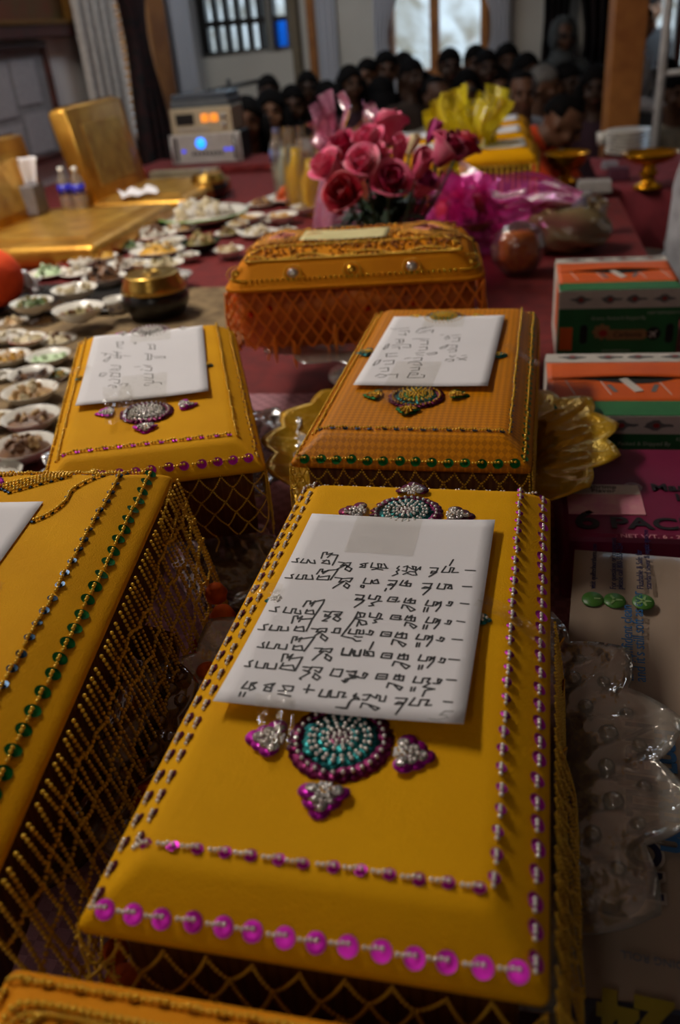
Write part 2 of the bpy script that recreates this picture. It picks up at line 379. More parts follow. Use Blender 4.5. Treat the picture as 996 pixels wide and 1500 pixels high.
for lab, (px, py) in (('small tan switch plate on the wall left of the white curtain', (176, 148)),):
    q = on_left(px, py, 0); t = thing('switch_plate', lab, 'light switch', q, la)
    MB().box((0, -.004, 0), (.05, .008, .08)).build('plate', M('tan_plate', (150, 140, 112), .5), t, bev=.002); MB().box((0, -.01, 0), (.012, .01, .022)).build('switch', m_white, t)
t = thing('switch_plate', 'small pale switch plate high on the back wall left of the middle window', 'light switch', D(475, 22, 5.98), RA)
t.location = R(-1.30, VB, .62)+E1*.06
MB().box((0, -.004, 0), (.06, .008, .09)).build('plate', M('tan_plate', (150, 140, 112), .5), t, bev=.002); MB().box((0, -.01, 0), (.012, .01, .022)).build('switch', m_white, t)
INK_LIST="""894,696 941,694;796,716 781,681 818,682 821,709 838,707 830,682 861,683;813,720 825,754;721,705 760,705 756,684 734,687 730,674 758,681 726,655;589,703 608,711 609,679 589,682;610,705 644,690 631,710 651,707 653,683 673,708 673,691;611,671 643,660 665,661 654,678 627,680 598,661;567,706 559,693 573,685 560,676 571,664 548,650;429,716 428,689 468,689 457,713 477,712 478,690 514,690;488,715 506,694;438,677 459,683 491,679;407,712 389,709 371,703 389,696 373,686 400,686 396,709;895,607 937,606;785,620 777,592 812,590 815,614 837,611 826,595 847,592 840,615 807,617;705,617 749,618 743,596 720,600 707,591 747,594 719,557;607,629 597,602 648,598 649,614 618,613 629,629 628,602;537,624 578,625 573,602 553,608 540,599 570,598 558,577;538,580 535,566;423,627 419,599 455,599 456,619 468,602 494,604 480,625 469,616;413,588 428,587 428,575 414,578 413,588;900,520 938,517;838,508 856,505 863,525 848,527 848,516;750,530 742,504 777,502 779,524 797,522 788,505 811,525 811,502 796,476;743,494 741,472;758,493 755,473;645,536 640,513 690,511 690,528 655,523 670,536 669,511;637,483 639,502 669,496 701,480 682,471 660,492;569,537 605,537 600,514 561,515 569,537;583,526 597,525;611,515 617,519;473,540 470,521 502,519 506,539 523,536 518,512 536,512;518,512 490,499 504,489 484,484;404,536 445,535 441,515 417,519 410,509 453,512 446,500 419,472;899,433 933,429;848,419 869,415 875,432 860,435 860,424;771,447 762,420 794,419 799,442 814,438 805,420 824,437 821,417 806,392;759,409 758,389;773,408 771,389;674,449 666,427 711,423 710,443 680,439 694,452 694,426;673,399 675,417 700,412 727,400 716,389 695,405;604,448 643,447 642,427 600,428 604,448;616,438 634,438;642,427 651,430;501,451 503,430 536,429 540,453 554,448 551,426 565,425;551,426 529,417 543,408 528,403;444,451 440,422 477,428 478,446 452,448 463,427;437,418 494,408 502,394 479,389 462,409 461,381;894,347 937,345;827,340 851,335 859,349 844,355 842,345;746,363 738,340 774,339 777,359 794,357 787,340 806,360 807,342 791,309;748,324 748,305;759,324 759,306;651,367 644,343 695,340 692,363 657,357 674,367 674,342;639,309 640,333 672,325 701,314 691,302 666,321;583,365 624,365 623,345 580,345 583,365;596,355 616,354;513,348 538,345 543,362 526,367 527,354;438,365 435,344 470,343 468,365 484,363 482,346 503,347 497,366;467,333 484,331 501,333;439,414 409,329 463,323 481,311 500,315;558,314 552,278;897,257 940,255;856,243 876,239 882,257 865,261 864,249;777,270 771,245 805,244 807,263 823,263 817,246 836,265 834,244 815,215;781,224 781,206;794,225 793,208;687,269 683,247 725,245 723,266 692,260 706,271 709,246;669,215 673,235 703,230 742,218 729,205 702,224;615,268 654,268 654,246 611,247 615,268;626,258 645,258;533,276 535,251 578,250 572,270 541,270 556,257 538,261;437,272 441,243 477,244 478,270 492,268 494,244 517,245 514,271;904,169 942,168;853,151 877,151 885,167 870,171 870,158;778,175 772,150 807,150 809,170 837,171 828,155 841,150 817,134 864,128 829,121 823,96;772,130 772,114;786,130 784,115;695,178 691,158 729,154 729,175 700,170 710,180 713,157;673,122 675,142 703,136 735,127 727,115 701,133;620,176 660,177 660,156 617,154 620,176;629,165 651,166;544,154 570,152 578,172 562,176 561,162;488,176 528,174 525,153 508,157 535,151 508,145 501,130 485,134;910,80 943,79;795,88 779,58 816,58 820,82 852,83 842,61 865,63;721,82 766,83 759,64 737,68 724,58 757,61 738,18;589,84 618,88 608,64 592,65;620,84 644,75 643,89 658,85 659,66 680,65 680,87;594,33 596,52 628,47 668,37 655,28 627,42;561,85 553,73 564,66 548,59 542,24 518,24;20,692 49,691 36,711 47,714;72,713 65,690 98,690 97,711 117,693 142,690 130,710;161,722 159,757 179,760 180,746 208,757 191,729;192,715 175,696 217,692 204,714 174,710;204,747 240,747 233,687;258,708 291,705 275,685 299,695 266,667;288,703 321,709 317,687 299,695;306,686 337,675 332,658 304,669 310,687;26,599 62,599 50,617 60,621;87,622 81,597 114,598 111,621 127,622 129,599 167,601 153,624;174,631 182,660 194,661 196,645 223,656 203,637;189,624 186,602 243,604 242,627 196,616;222,657 270,665 254,605;272,620 308,617 300,595 324,603 288,568 283,561;315,617 359,623 352,600 330,607;335,595 359,581 353,566 330,577 339,594;30,422 65,419 51,441 68,445;101,446 99,419 136,418 134,441 152,442 154,420 184,418 173,436;179,455 185,486 203,487 207,470 225,489 217,461;204,442 203,423 245,422 233,442 207,434;223,485 265,499 266,480 249,404;285,440 322,439 315,420 298,426 299,415 327,417 296,393 318,394;324,443 371,444 364,423 340,429 367,435;350,422 376,410 367,397 341,407 351,420;23,327 53,326 39,350 57,355;76,352 74,329 113,329 110,350 125,349 126,330 161,333 153,351;162,369 157,405 174,408 181,392 196,408 191,379;190,357 188,336 235,336 221,359 193,349;196,392 247,401 244,339;263,352 295,352 291,337 313,342 291,320;298,355 331,359 332,340 312,345;317,332 352,314 347,300 319,315 323,331;359,342 394,341 392,365 369,363 369,344;62,245 91,243 76,264 81,269;101,273 102,244 139,244 140,266 154,265 156,247 191,246 187,269;202,276 198,307 215,308 215,291 237,306 232,286;219,268 222,247 266,248 253,269 225,262;236,300 293,314 274,245;315,263 348,265 341,248 359,253 336,226 326,209;352,262 391,268 388,249 366,254;371,241 403,228 402,212 375,223 379,242;439,275 439,247 473,246 476,275 492,248 519,247 517,275;51,155 74,155 61,176 73,183;95,181 99,154 136,154 132,176 145,176 149,155 186,155 181,180;197,190 191,224 211,225 216,207 231,227 227,198;209,184 204,159 273,156 253,179 212,172;236,208 279,218 273,156;300,176 337,176 330,161 307,162 339,155 306,126 314,122;336,179 382,180 377,158 355,166;359,154 389,139 381,126 357,136 363,153;431,181 426,151 468,149 470,181 441,179;492,174 529,180 524,156 502,163 543,157 494,142 496,127 483,135;98,91 88,61 120,62 117,87 138,91 125,79 145,66 127,56;94,45 96,28;113,46 113,28;175,83 215,95 206,74 185,78 183,61 213,60 207,86;251,89 296,90 298,71 243,66 274,69 251,89;248,54 275,52 302,49;358,104 359,70;344,83 386,83;418,89 414,61 448,61 448,86 456,90 460,62 490,65 488,87 514,86 508,66 523,69;560,87 551,78 567,74 580,64 555,65 543,48 541,26 499,25"""
INK_PENCIL="""865,10 900,8 932,17;953,44 922,43 905,27 930,27 938,18"""
INK_SHORT="""216,867 277,845;223,865 239,770 285,753;227,819 276,806;275,864 281,823;103,709 204,667;144,699 138,659;194,637 163,616 134,587 160,569 184,606 186,647;205,716 234,696 275,681;212,652 244,656 279,635 279,599 222,621;239,707 249,606;292,637 360,615;208,510 287,486 289,445 220,457;203,443 287,423;207,408 291,382 297,328 220,350 234,391;179,404 137,409 129,371 156,361 186,391;213,297 242,312 300,288 300,235 261,254;217,212 233,229 278,209 286,186 255,193;308,212 325,229 374,224 358,190;369,826 396,827 391,802 377,811;500,779 561,763 568,685;511,699 564,691;521,760 529,695;482,633 542,613 539,534 494,545;509,626 514,533;556,577 653,565 661,539 570,557;405,451 455,450;479,467 544,440;500,439 552,415 548,371 497,384;459,399 477,404;494,340 562,324 566,258 503,283;499,252 573,229 569,194 508,208;503,189 510,172 546,173;574,203 628,195 641,167"""
INK_THREE="""32,796 62,781 196,804;124,751 206,761 216,729;133,698 201,688 182,727;128,624 200,623 209,577 148,574;164,621 181,576;70,479 79,536 98,554 99,497 75,472;123,530 202,547 279,546 292,503 229,504;140,500 199,510 208,474;114,410 206,422;128,371 219,381;121,410 134,372;64,250 70,305 102,329 99,280 70,250;129,308 211,324 220,274 157,266;130,211 197,225 210,180 158,170;135,108 156,140 219,123 196,97 159,95;222,133 303,137;295,143 305,91;276,732 290,787 341,817;305,788 399,826;323,748 419,772 416,726;294,719 362,736;277,627 304,633 419,629;347,605 411,603 423,546 369,551;367,507 427,514 437,474 373,459;446,416 528,439 527,415 464,398;356,423 427,433;369,400 430,397;291,344 333,360;355,354 426,364 430,324 372,317;335,286 350,302 424,298 453,260 380,267;373,224 441,234 445,196 389,189;383,102 391,162 449,159 449,135 406,133;480,137 506,134 508,102 385,96;497,690 524,697;544,640 563,680 586,643 555,621;592,682 668,693;614,644 669,652 673,596 617,593;535,496 569,529 599,548 581,506 544,487;615,539 671,535 671,498 616,500;609,471 676,475 679,447 623,437;621,323 629,346 683,342 682,316 643,314;639,392 664,370 686,394;705,361 785,325;725,329 784,365;734,385 773,392"""

# ------------------------------------------------------------------ cloths under the offerings
m_mat = M('woven_mat', (98, 62, 84), .8, noise=(74, 46, 66), scale=160, bump=.3, bscale=300)
def weave(m, s):
    nt = m.node_tree; b = nt.nodes['Principled BSDF']; ck = nt.nodes.new('ShaderNodeTexChecker'); ck.inputs['Scale'].default_value = s
    ck.inputs['Color1'].default_value = lin(170, 120, 128); ck.inputs['Color2'].default_value = lin(144, 98, 108)
    tc = nt.nodes.new('ShaderNodeTexCoord'); nt.links.new(tc.outputs['Object'], ck.inputs['Vector']); nt.links.new(ck.outputs['Color'], b.inputs['Base Color'])
weave(m_mat, 90)
tag(MB().box((0, 0, 0), (.80, 1.22, .006)).build('woven_mat', m_mat, loc=(-.03, .70, .0035), rot=(0, 0, RA), bev=.002), 'purple woven mat lying under the yellow offering boxes', 'mat')
m_rug = M('beige_rug', (140, 118, 84), .95, noise=(96, 78, 54), scale=26, bump=.5, bscale=220, detail=5)
tag(MB().box((0, 0, 0), (1.05, .86, .008)).build('rug', m_rug, loc=(-.68, 1.72, .0045), rot=(0, 0, RA), bev=.003), 'mottled beige rug under the dishes behind the black lidded pots', 'rug')

# ------------------------------------------------------------------ offering boxes
def fabric(name, col, col2, brocade=None):
    m = M(name, col, .8, noise=col2, scale=14, bump=.25, bscale=900, spec=.12)
    if brocade:
        nt = m.node_tree; b = nt.nodes['Principled BSDF']; tc = nt.nodes.new('ShaderNodeTexCoord')
        mp = nt.nodes.new('ShaderNodeMapping'); mp.inputs['Rotation'].default_value = (0, 0, PI/4); nt.links.new(tc.outputs['Object'], mp.inputs[0])
        ck = nt.nodes.new('ShaderNodeTexChecker'); mp.inputs['Scale'].default_value = (1, 1, 0); ck.inputs['Scale'].default_value = 230; nt.links.new(mp.outputs[0], ck.inputs['Vector'])
        
        mul = nt.nodes.new('ShaderNodeMath'); mul.operation = 'MULTIPLY'; nt.links.new(ck.outputs['Fac'], mul.inputs[0])
        mx = nt.nodes.new('ShaderNodeMix'); mx.data_type = 'RGBA'; mx.inputs['A'].default_value = lin(*col); mx.inputs['B'].default_value = lin(*brocade)
        mul.inputs[1].default_value = .5; nt.links.new(mul.outputs[0], mx.inputs['Factor']); nt.links.new(mx.outputs['Result'], b.inputs['Base Color']); b.inputs['Roughness'].default_value = .42
    return m
f_yel = fabric('yellow_felt', (230, 168, 0), (224, 162, 0))
f_yel2 = fabric('deep_yellow_felt', (230, 166, 0), (222, 158, 0))
f_bro = fabric('orange_brocade', (212, 134, 8), (206, 126, 6), (150, 82, 10))
f_ora = fabric('orange_satin', (212, 134, 8), (204, 124, 6))
f_near = fabric('amber_felt', (222, 142, 18), (214, 134, 12))
f_body = fabric('brown_gold_cloth', (92, 52, 16), (60, 32, 10), (120, 74, 20))
b_sil = M('silver_bead', (250, 249, 246), .16, .4, noise=(238, 234, 230))
b_gold = M('gold_bead', (240, 196, 60), .2, .35, noise=(230, 182, 46))
b_ora = M('orange_bead', (250, 150, 32), .3, .0, noise=(240, 132, 20))
def seqm(n, c, c2): return M(n, c, .36, .72, noise=c2, scale=60)
s_mag = seqm('magenta_sequin', (206, 30, 186), (184, 22, 164)); s_grn = seqm('green_sequin', (10, 112, 44), (6, 90, 34))
s_blu = seqm('blue_sequin', (44, 78, 104), (30, 58, 86)); s_teal = seqm('teal_sequin', (38, 140, 140), (26, 112, 118))
s_pur = seqm('plum_sequin', (136, 30, 92), (110, 22, 76)); s_gold = seqm('gold_sequin', (190, 130, 20), (160, 100, 14)); s_wine = seqm('wine_sequin', (128, 20, 74), (100, 14, 58))
s_cry = M('crystal_sequin', (226, 214, 222), .12, .55, noise=(196, 206, 190), scale=400, coat=.5)

SEQ = {}
def seq_mesh(r, m):
    k = (round(r*1e5), m.name)
    if k not in SEQ:
        mb = MB(); n = 16; V = []
        for rr, z in ((r*.14, .0002), (r*.62, .0001), (r, r*.05), (r*.62, -.0003), (r*.14, -.0002)): V += [(rr*math.cos(2*PI*k/n), rr*math.sin(2*PI*k/n), z) for k in range(n)]
        mb.add(V, [(i*n+k, i*n+(k+1) % n, (i+1)*n+(k+1) % n, (i+1)*n+k) for i in range(4) for k in range(n)]+[tuple(range(n)), tuple(range(5*n-1, 4*n-1, -1))], 0, False); me = mb.mesh('sequin'); me.materials.append(m); SEQ[k] = me
    return SEQ[k]
def orect(hx, hy, r, n=4):
    """rounded rectangle outline, counter-clockwise"""
    out = []
    for cx, cy, a in ((hx-r, hy-r, 0), (-hx+r, hy-r, PI/2), (-hx+r, -hy+r, PI), (hx-r, -hy+r, 1.5*PI)):
        for i in range(n+1):
            th = a+PI/2*i/n; out.append((cx+r*math.cos(th), cy+r*math.sin(th)))
    return out
def rings(mb, prof, hx, hy, mat=0, top=True, bottom=False):
    V = []; n = None
    for inset, z, r in prof:
        o = orect(hx-inset, hy-inset, r, 4); n = len(o)
        V += [(x, y, z) for x, y in o]
    F = [(i*n+k, i*n+(k+1) % n, (i+1)*n+(k+1) % n, (i+1)*n+k) for i in range(len(prof)-1) for k in range(n)]
    if top: F.append(tuple(range((len(prof)-1)*n, len(prof)*n)))
    if bottom: F.append(tuple(range(n-1, -1, -1)))
    return mb.add(V, F, mat)

class Box:
    """a padded lid on a cloth-covered box, hung with bead net"""
    def __init__(s, label, c, rz, ztop, zbot, fab, tilt=(0, 0), W=.212, L=.422, pitchzone=.026):
        s.W, s.L, s.h = W, L, ztop-zbot; s.root = thing('offering_box', label, 'offering box', (0, 0, 0), (tilt[0], tilt[1], rz), 'yellow offering boxes with taped notes')
        m = Euler((tilt[0], tilt[1], rz)).to_matrix(); s.rot = m; s.root.location = Vector((c[0], c[1], ztop))-m @ Vector((0, 0, s.h)); s.m4 = Matrix.Translation(s.root.location) @ m.to_4x4()
        h = s.h; hx, hy = W/2, L/2; pz = pitchzone; s.pz = pz
        mb = MB(); rings(mb, [(.009, h-.0265, .004), (.003, h-.0255, .004), (.0004, h-.0235, .004), (.0, h-.0205, .004), (.0010, h-.0185, .005), (.005, h-.0150, .006), (pz-.004, h-.0022, .006), (pz, h-.0004, .005), (pz+.006, h, .005), (pz+.02, h, .004)], hx, hy, bottom=True)
        mb.build('lid', fab, s.root)
        mb = MB(); rings(mb, [(.012, 0, .006), (.012, h-.0255, .006)], hx, hy, bottom=True); mb.build('body', f_body, s.root)
        s.seq = []; s.bd = {}
    def z(s, inset):
        h = s.h
        return float(np.interp(inset, [0, .005, s.pz-.004, s.pz+.004], [h-.0195, h-.0150, h-.0022, h]))
    def zat(s, x, y): return s.z(min(s.W/2-abs(x), s.L/2-abs(y)))
    def row(s, x0, x1, y0, y1, pitch, r, m, bm, nb=4, br=.0012, sides='nesw', big=None):
        """sequins and bead stitches along a rectangle; pitch per row"""
        pts = []
        for sd, a, b, tilt in (('s', (x0, y0), (x1, y0), (1, 0)), ('e', (x1, y0), (x1, y1), (0, 1)), ('n', (x1, y1), (x0, y1), (-1, 0)), ('w', (x0, y1), (x0, y0), (0, -1))):
            if sd not in sides: continue
            Lx = math.hypot(b[0]-a[0], b[1]-a[1]); n = max(1, round(Lx/pitch)); d = ((b[0]-a[0])/Lx, (b[1]-a[1])/Lx)
            rr, nn, mm = (r, n, m) if not big or sd not in big else (big[sd][0], max(1, round(Lx/big[sd][1])), big[sd][2] if len(big[sd]) > 2 else m)
            sx = 1 if sd in 'se' else -1
            for i in range(nn):
                t = (i+.5)*Lx/nn+random.uniform(-.0006, .0006)
                x, y = a[0]+d[0]*t, a[1]+d[1]*t
                x += random.uniform(-.0006, .0006); y += random.uniform(-.0006, .0006)
                inset = min(s.W/2-abs(x), s.L/2-abs(y)); slope = (s.z(inset)-s.z(inset+.004))/-.004 if inset < s.pz else 0
                out = {'s': (0, -1), 'e': (1, 0), 'n': (0, 1), 'w': (-1, 0)}[sd]
                nrm = Vector((out[0]*slope, out[1]*slope, 1))+Vector((random.gauss(0, .09), random.gauss(0, .09), 0))
                ex = .10 if mm in (s_mag,) else .05
                nrm += Vector((out[0]*ex, out[1]*ex, 0))
                dx, dy = (-d[0]*sx, -d[1]*sx) if sd in 'sn' else (-d[0]*sx, -d[1]*sx)
                s.seq.append((Vector((x, y, s.z(inset)+.0009)), nrm.normalized(), rr, mm))
                P_ = s.bd.setdefault((bm.name, br), [])
                for k in range(nb if sd in 'sn' else nb-1):
                    q = -.0004+k*br*2.14
                    bx, by = x+dx*q, y+dy*q
                    P_.append((bx, by, s.zat(bx, by)+br*.9+(.0014 if k < 2 else .0004)))
    def beads(s, pts, bm, br=.0013, lift=0):
        s.bd.setdefault((bm.name, br), []).extend([(x, y, s.zat(x, y)+br*.9+lift) for x, y in pts])
    def finish(s, maxseq=92):
        ct = Vector((0, 0, CAMZ)); s.seq.sort(key=lambda q: -(q[2]/((s.m4 @ q[0])-ct).length))
        rest = MB(); mats = []
        for i, (p, n, r, m) in enumerate(s.seq):
            e = n.to_track_quat('Z', 'Y')
            if i < maxseq:
                o = link('sequin', seq_mesh(r, m), s.root, p); o.rotation_euler = e.to_euler()
            else:
                if m not in mats: mats.append(m)
                q = MB().lathe([(r*.1, 0), (r, r*.16), (r*.1, .0003)], 8, mats.index(m)).xf(Matrix.Translation(p) @ e.to_matrix().to_4x4())
                k = rest.n; rest.V += q.V; rest.F += [(f+k, mi, sm) for f, mi, sm in q.F]; rest.n += q.n
        if mats: rest.build('far_sequins', mats, s.root, kind='stuff')
        for (bn, br), pts in s.bd.items():
            near = br > .001
            MB().beads(pts, br, nu=8 if near else 6, nv=5 if near else 4).build('bead_stitching', MATS[bn], s.root, kind='stuff')
    # ---- bead net along one side
    def net(s, side, bm, br, cell=.015, rows=5, length=.07, drop=.0, sag=.0, out=.004, style='net', t0=0, t1=1, step=None):
        hx, hy, h = s.W/2-.001, s.L/2-.001, s.h; z0 = h-.0235
        A, B, o = {'s': ((-hx, -hy), (hx, -hy), (0, -1)), 'e': ((hx, -hy), (hx, hy), (1, 0)), 'n': ((hx, hy), (-hx, hy), (0, 1)), 'w': ((-hx, hy), (-hx, -hy), (-1, 0))}[side]
        Lx = math.hypot(B[0]-A[0], B[1]-A[1]); A2 = (A[0]+(B[0]-A[0])*t0, A[1]+(B[1]-A[1])*t0); Lx2 = Lx*(t1-t0); d = ((B[0]-A[0])/Lx, (B[1]-A[1])/Lx)
        step = step or br*2.4; pts = []
        def pos(t, q, w=0):                 # t along, q down
            bow = out*(.4+.6*math.sin(min(1, q/max(length, 1e-6))*PI*.6))+w+drop*q
            return (A2[0]+d[0]*t+o[0]*bow, A2[1]+d[1]*t+o[1]*bow, z0-q)
        def line(fn, n):
            last = None; acc = 0
            for i in range(n+1):
                p = np.array(fn(i/n))
                if last is None: pts.append(p); last = p; continue
                seg = np.linalg.norm(p-last)
                while acc+seg >= step:
                    last = last+(p-last)*((step-acc)/seg); pts.append(last); seg = np.linalg.norm(p-last); acc = 0
                acc += seg; last = p
        n = max(2, round(Lx2/cell)); c = Lx2/n; rh = length/rows
        if style == 'net':
            jit = [[random.uniform(-.0016, .0016) for _ in range(n+2)] for _ in range(rows+2)]
            node = lambda i, j: (min(max((i+.5*(j % 2))*c+jit[j][min(i, n)], 0), Lx2), (j*rh)*(1+sag*math.sin(i*1.7))+jit[j][min(i, n)]*.8)
            for j in range(rows):
                for i in range(n+1):
                    a = node(i, j)
                    for ii in ((i, i-1) if j % 2 == 0 else (i, i+1)):
                        if 0 <= ii <= n and not (j+1 == rows and random.random() < .25):
                            b = node(ii, j+1)
                            line(lambda u: pos(a[0]+(b[0]-a[0])*u, a[1]+(b[1]-a[1])*u+.0015*math.sin(u*PI)), 8)
            for i in range(n+1):
                a = node(i, rows)
                if random.random() < .5: line(lambda u: pos(a[0]+.002*math.sin(u*5), a[1]+.018*u), 6)
        else:                               # straight strands tied together by slack cross strings
            for i in range(n+1):
                ph = random.uniform(0, 6); l2 = length*random.uniform(.85, 1.1); slant = random.uniform(-.01, .01)
                line(lambda u: pos(i*c+slant*u+.002*math.sin(ph+u*6), l2*u), 24)
            for j in range(1, rows):
                ph = random.uniform(0, 6)
                line(lambda u: pos(Lx2*u, j*rh+.004*math.sin(ph+u*23)+.0015*math.sin(u*90)), 160)
        MB().beads(pts, br, nu=6, nv=4).build('bead_fringe', bm, s.root, kind='stuff')
    def medallion(s, x, y, r, cols, bm, br, nrings=3):
        z = s.h+.0006; mb = MB(); pts = []; mats = cols
        for k in range(nrings):
            rr = r*(1-.27*k)-.002; n = max(8, round(2*PI*rr/(.0052)))
            for i in range(n):
                th = 2*PI*i/n+k*.2; R_ = .0046
                q = MB().lathe([(.0005, .0006), (R_*.5, .0004), (R_, .0010), (.0005, .0008)], 9, min(k, len(cols)-1)).xf(Matrix.Translation((x+rr*math.cos(th), y+rr*math.sin(th), z+.0004+k*.0010)) @ Euler((random.gauss(0, .14), random.gauss(0, .14)-.0, th)).to_matrix().to_4x4() @ Matrix.Rotation(.18, 4, 'Y'))
                b = mb.n; mb.V += q.V; mb.F += [(f+b, mi, sm) for f, mi, sm in q.F]; mb.n += q.n
                for e in (.0, .0027)[:2 if k else 1]:
                    pts.append((x+(rr-.0008-e)*math.cos(th), y+(rr-.0008-e)*math.sin(th), z+.0026+k*.0010))
        for k in range(7):
            th = 2*PI*k/7; pts.append((x+.0034*math.cos(th), y+.0034*math.sin(th), z+.0042))
        pts.append((x, y, z+.005))
        mb.lathe([(0, .0034), (.007, .003), (.009, .0012)], 12, 0, (x, y, z))
        o = mb.build('medallion', mats, s.root); MB().beads(pts, br, nu=9, nv=6).build('medallion_beads', bm, o, kind='stuff')
    def fleur(s, x, y, ang, size, back, front, bm, br):
        """five sequins fanned out, stitched with bead stalks; ang = direction it points"""
        z = s.zat(x, y)+.0005; mb = MB(); pts = []; ca, sa = math.cos(ang), math.sin(ang)
        for k, (a, b) in enumerate(((1.0, 0), (.55, .42), (.55, -.42), (.0, .78), (.0, -.78))):
            px, py = x+size*(a*ca-b*sa), y+size*(a*sa+b*ca); th = math.atan2(b, a+.6)+ang
            for (R_, mm, dz) in ((size*.52, 0, 0), (size*.36, 1, .0012)):
                q = MB().lathe([(.0003, .0002), (R_*.6, .0002), (R_, R_*.14), (.0003, .0006)], 12, mm).xf(Matrix.Translation((px-dz*2*math.cos(th), py-dz*2*math.sin(th), z+dz+.0003*k)) @ Euler((random.gauss(0, .1), random.gauss(0, .1), 0)).to_matrix().to_4x4())
                n0 = mb.n; mb.V += q.V; mb.F += [(f+n0, mi, sm) for f, mi, sm in q.F]; mb.n += q.n
            for u in np.linspace(0, 1, 5 if k < 3 else 4):
                bx, by = x-size*.45*ca*(1-u)+(px-x)*u*.95-0*u, y-size*.45*sa*(1-u)+(py-y)*u*.95
                pts.append((bx+random.uniform(-.0003, .0003), by, z+.0024+.0010*math.sin(u*PI)))
        for k in (-1, 0, 1): pts.append((x-size*.5*ca-k*br*2*sa, y-size*.5*sa+k*br*2*ca, z+.002))
        o = mb.build('fleur_motif', [back, front], s.root); MB().beads(pts, br, nu=8, nv=5).build('motif_beads', bm, o, kind='stuff')

# --- the large yellow box in front
LAB = {
 'main': 'foreground yellow offering box with the long handwritten list, magenta sequins and silver beads',
 'green': 'orange brocade offering box edged with green sequins, bearing the three-line note',
 'ul': 'yellow offering box with gold beads and the two-line note, beside the dishes',
 'left': 'yellow offering box at the left edge with green sequins and a blank note',
 'near': 'amber offering box at the bottom edge stitched with gold bead scrolls'}
A = Box(LAB['main'], (.0177, .4296), -.2541, .2, .103, f_yel)
A.row(-.099, .0998, -.2045, .204, .0145, .0034, s_wine, b_sil, big={'s': (.0047, .0146, s_mag), 'e': (.0046, .0143, s_mag), 'n': (.0030, .0125), 'w': (.0040, .0145)})
A.row(-.088, .0815, -.1765, .198, .0128, .0030, s_mag, b_sil, sides='sew', big={'w': (.0034, .0135, s_wine), 'e': (.0031, .0128, s_mag)})
for cy in (-.1, .141):
    A.medallion(-.003, cy, .0262, [s_pur, s_teal, s_teal], b_sil, .00125)
A.fleur(-.0035, -.136, -PI/2, .0105, s_mag, s_cry, b_sil, .00115); A.fleur(-.039, -.1035, PI, .0105, s_mag, s_cry, b_sil, .00115); A.fleur(.0325, -.105, 0, .0105, s_mag, s_cry, b_sil, .00115)
A.fleur(-.003, .177, PI/2, .0105, s_wine, s_cry, b_sil, .00115); A.fleur(-.040, .1405, PI, .0105, s_wine, s_cry, b_sil, .00115); A.fleur(.034, .1415, 0, .0105, s_wine, s_cry, b_sil, .00115)
A.fleur(-.0715, .0195, PI, .006, s_teal, s_teal, b_sil, .001); A.fleur(.0605, .0145, 0, .006, s_teal, s_teal, b_sil, .001)
A.net('s', b_gold, .00105, cell=.022, rows=3, length=.040, out=.007, sag=.2)
A.net('w', b_gold, .00088, cell=.018, rows=4, length=.055)
A.net('e', b_gold, .00105, cell=.009, rows=6, length=.085, style='strand', out=.010, drop=.05, t0=0, t1=.62)
A.net('e', b_gold, .00105, cell=.013, rows=4, length=.060, style='net', out=.012, drop=.12, t0=.0, t1=.36, sag=.25)
A.net('n', b_gold, .00088, cell=.02, rows=3, length=.05)
def leaf(s, x, y, z, size, rot):
    mb = MB().grid(lambda u, v: ((u-.5)*size*1.1*math.sin(min(1, v*1.02+.02)*PI)**.8, .18*size*abs(u-.5)+.02*size*math.sin(v*40), -v*size*1.6), 6, 14)
    mb.build('leaf_pendant', m_gold, s.root, (x, y, z), rot, solid=.0004)
for (y, z, sz, rz) in ((.07, .045, .011, 1.2), (.025, .046, .012, 1.7), (-.04, .05, .010, 1.0), (-.075, .045, .013, 1.5), (-.10, .03, .013, 1.9)):
    leaf(A, .117, y, z, sz, (.2, .3, rz))
leaf(A, .02, -.224, .062, .012, (0, 0, .3))
A.finish()

# --- orange brocade box behind it
G = Box(LAB['green'], (.1192, .8999), -.2549, .2, .103, f_bro, W=.2196, L=.4389)
G.row(-.103, .1035, -.2165, .2155, .0145, .0030, s_grn, b_gold, sides='se', br=.0013, big={'s': (.0048, .0152), 'e': (.0042, .014)})
G.row(-.103, .1035, -.2165, .2155, .0110, .0022, s_grn, b_gold, sides='nw', br=.0013, nb=4)
G.row(-.0935, .089, -.1835, .200, .0120, .0026, s_blu, b_gold, sides='sew', br=.0013, nb=4)
for cy in (-.107, .15): G.medallion(-.006, cy, .0265, [s_wine, s_teal, s_grn], b_gold, .0012)
for (x, y, a) in ((-.0096, -.140, -PI/2), (-.0470, -.104, PI), (.0320, -.101, 0), (.034, .153, 0), (-.041, .153, PI), (-.080, .024, PI), (.064, .0147, 0)):
    G.fleur(x, y, a, .0098, s_teal if abs(y) < .05 else s_grn, s_gold if abs(y) > .05 else s_teal, b_gold, .0011)
G.net('s', b_gold, .0010, cell=.0165, rows=3, length=.030, out=.006); G.net('w', b_gold, .0009, cell=.018, rows=4, length=.05); G.net('e', b_gold, .001, cell=.012, rows=5, length=.06, style='strand')
G.finish(70)

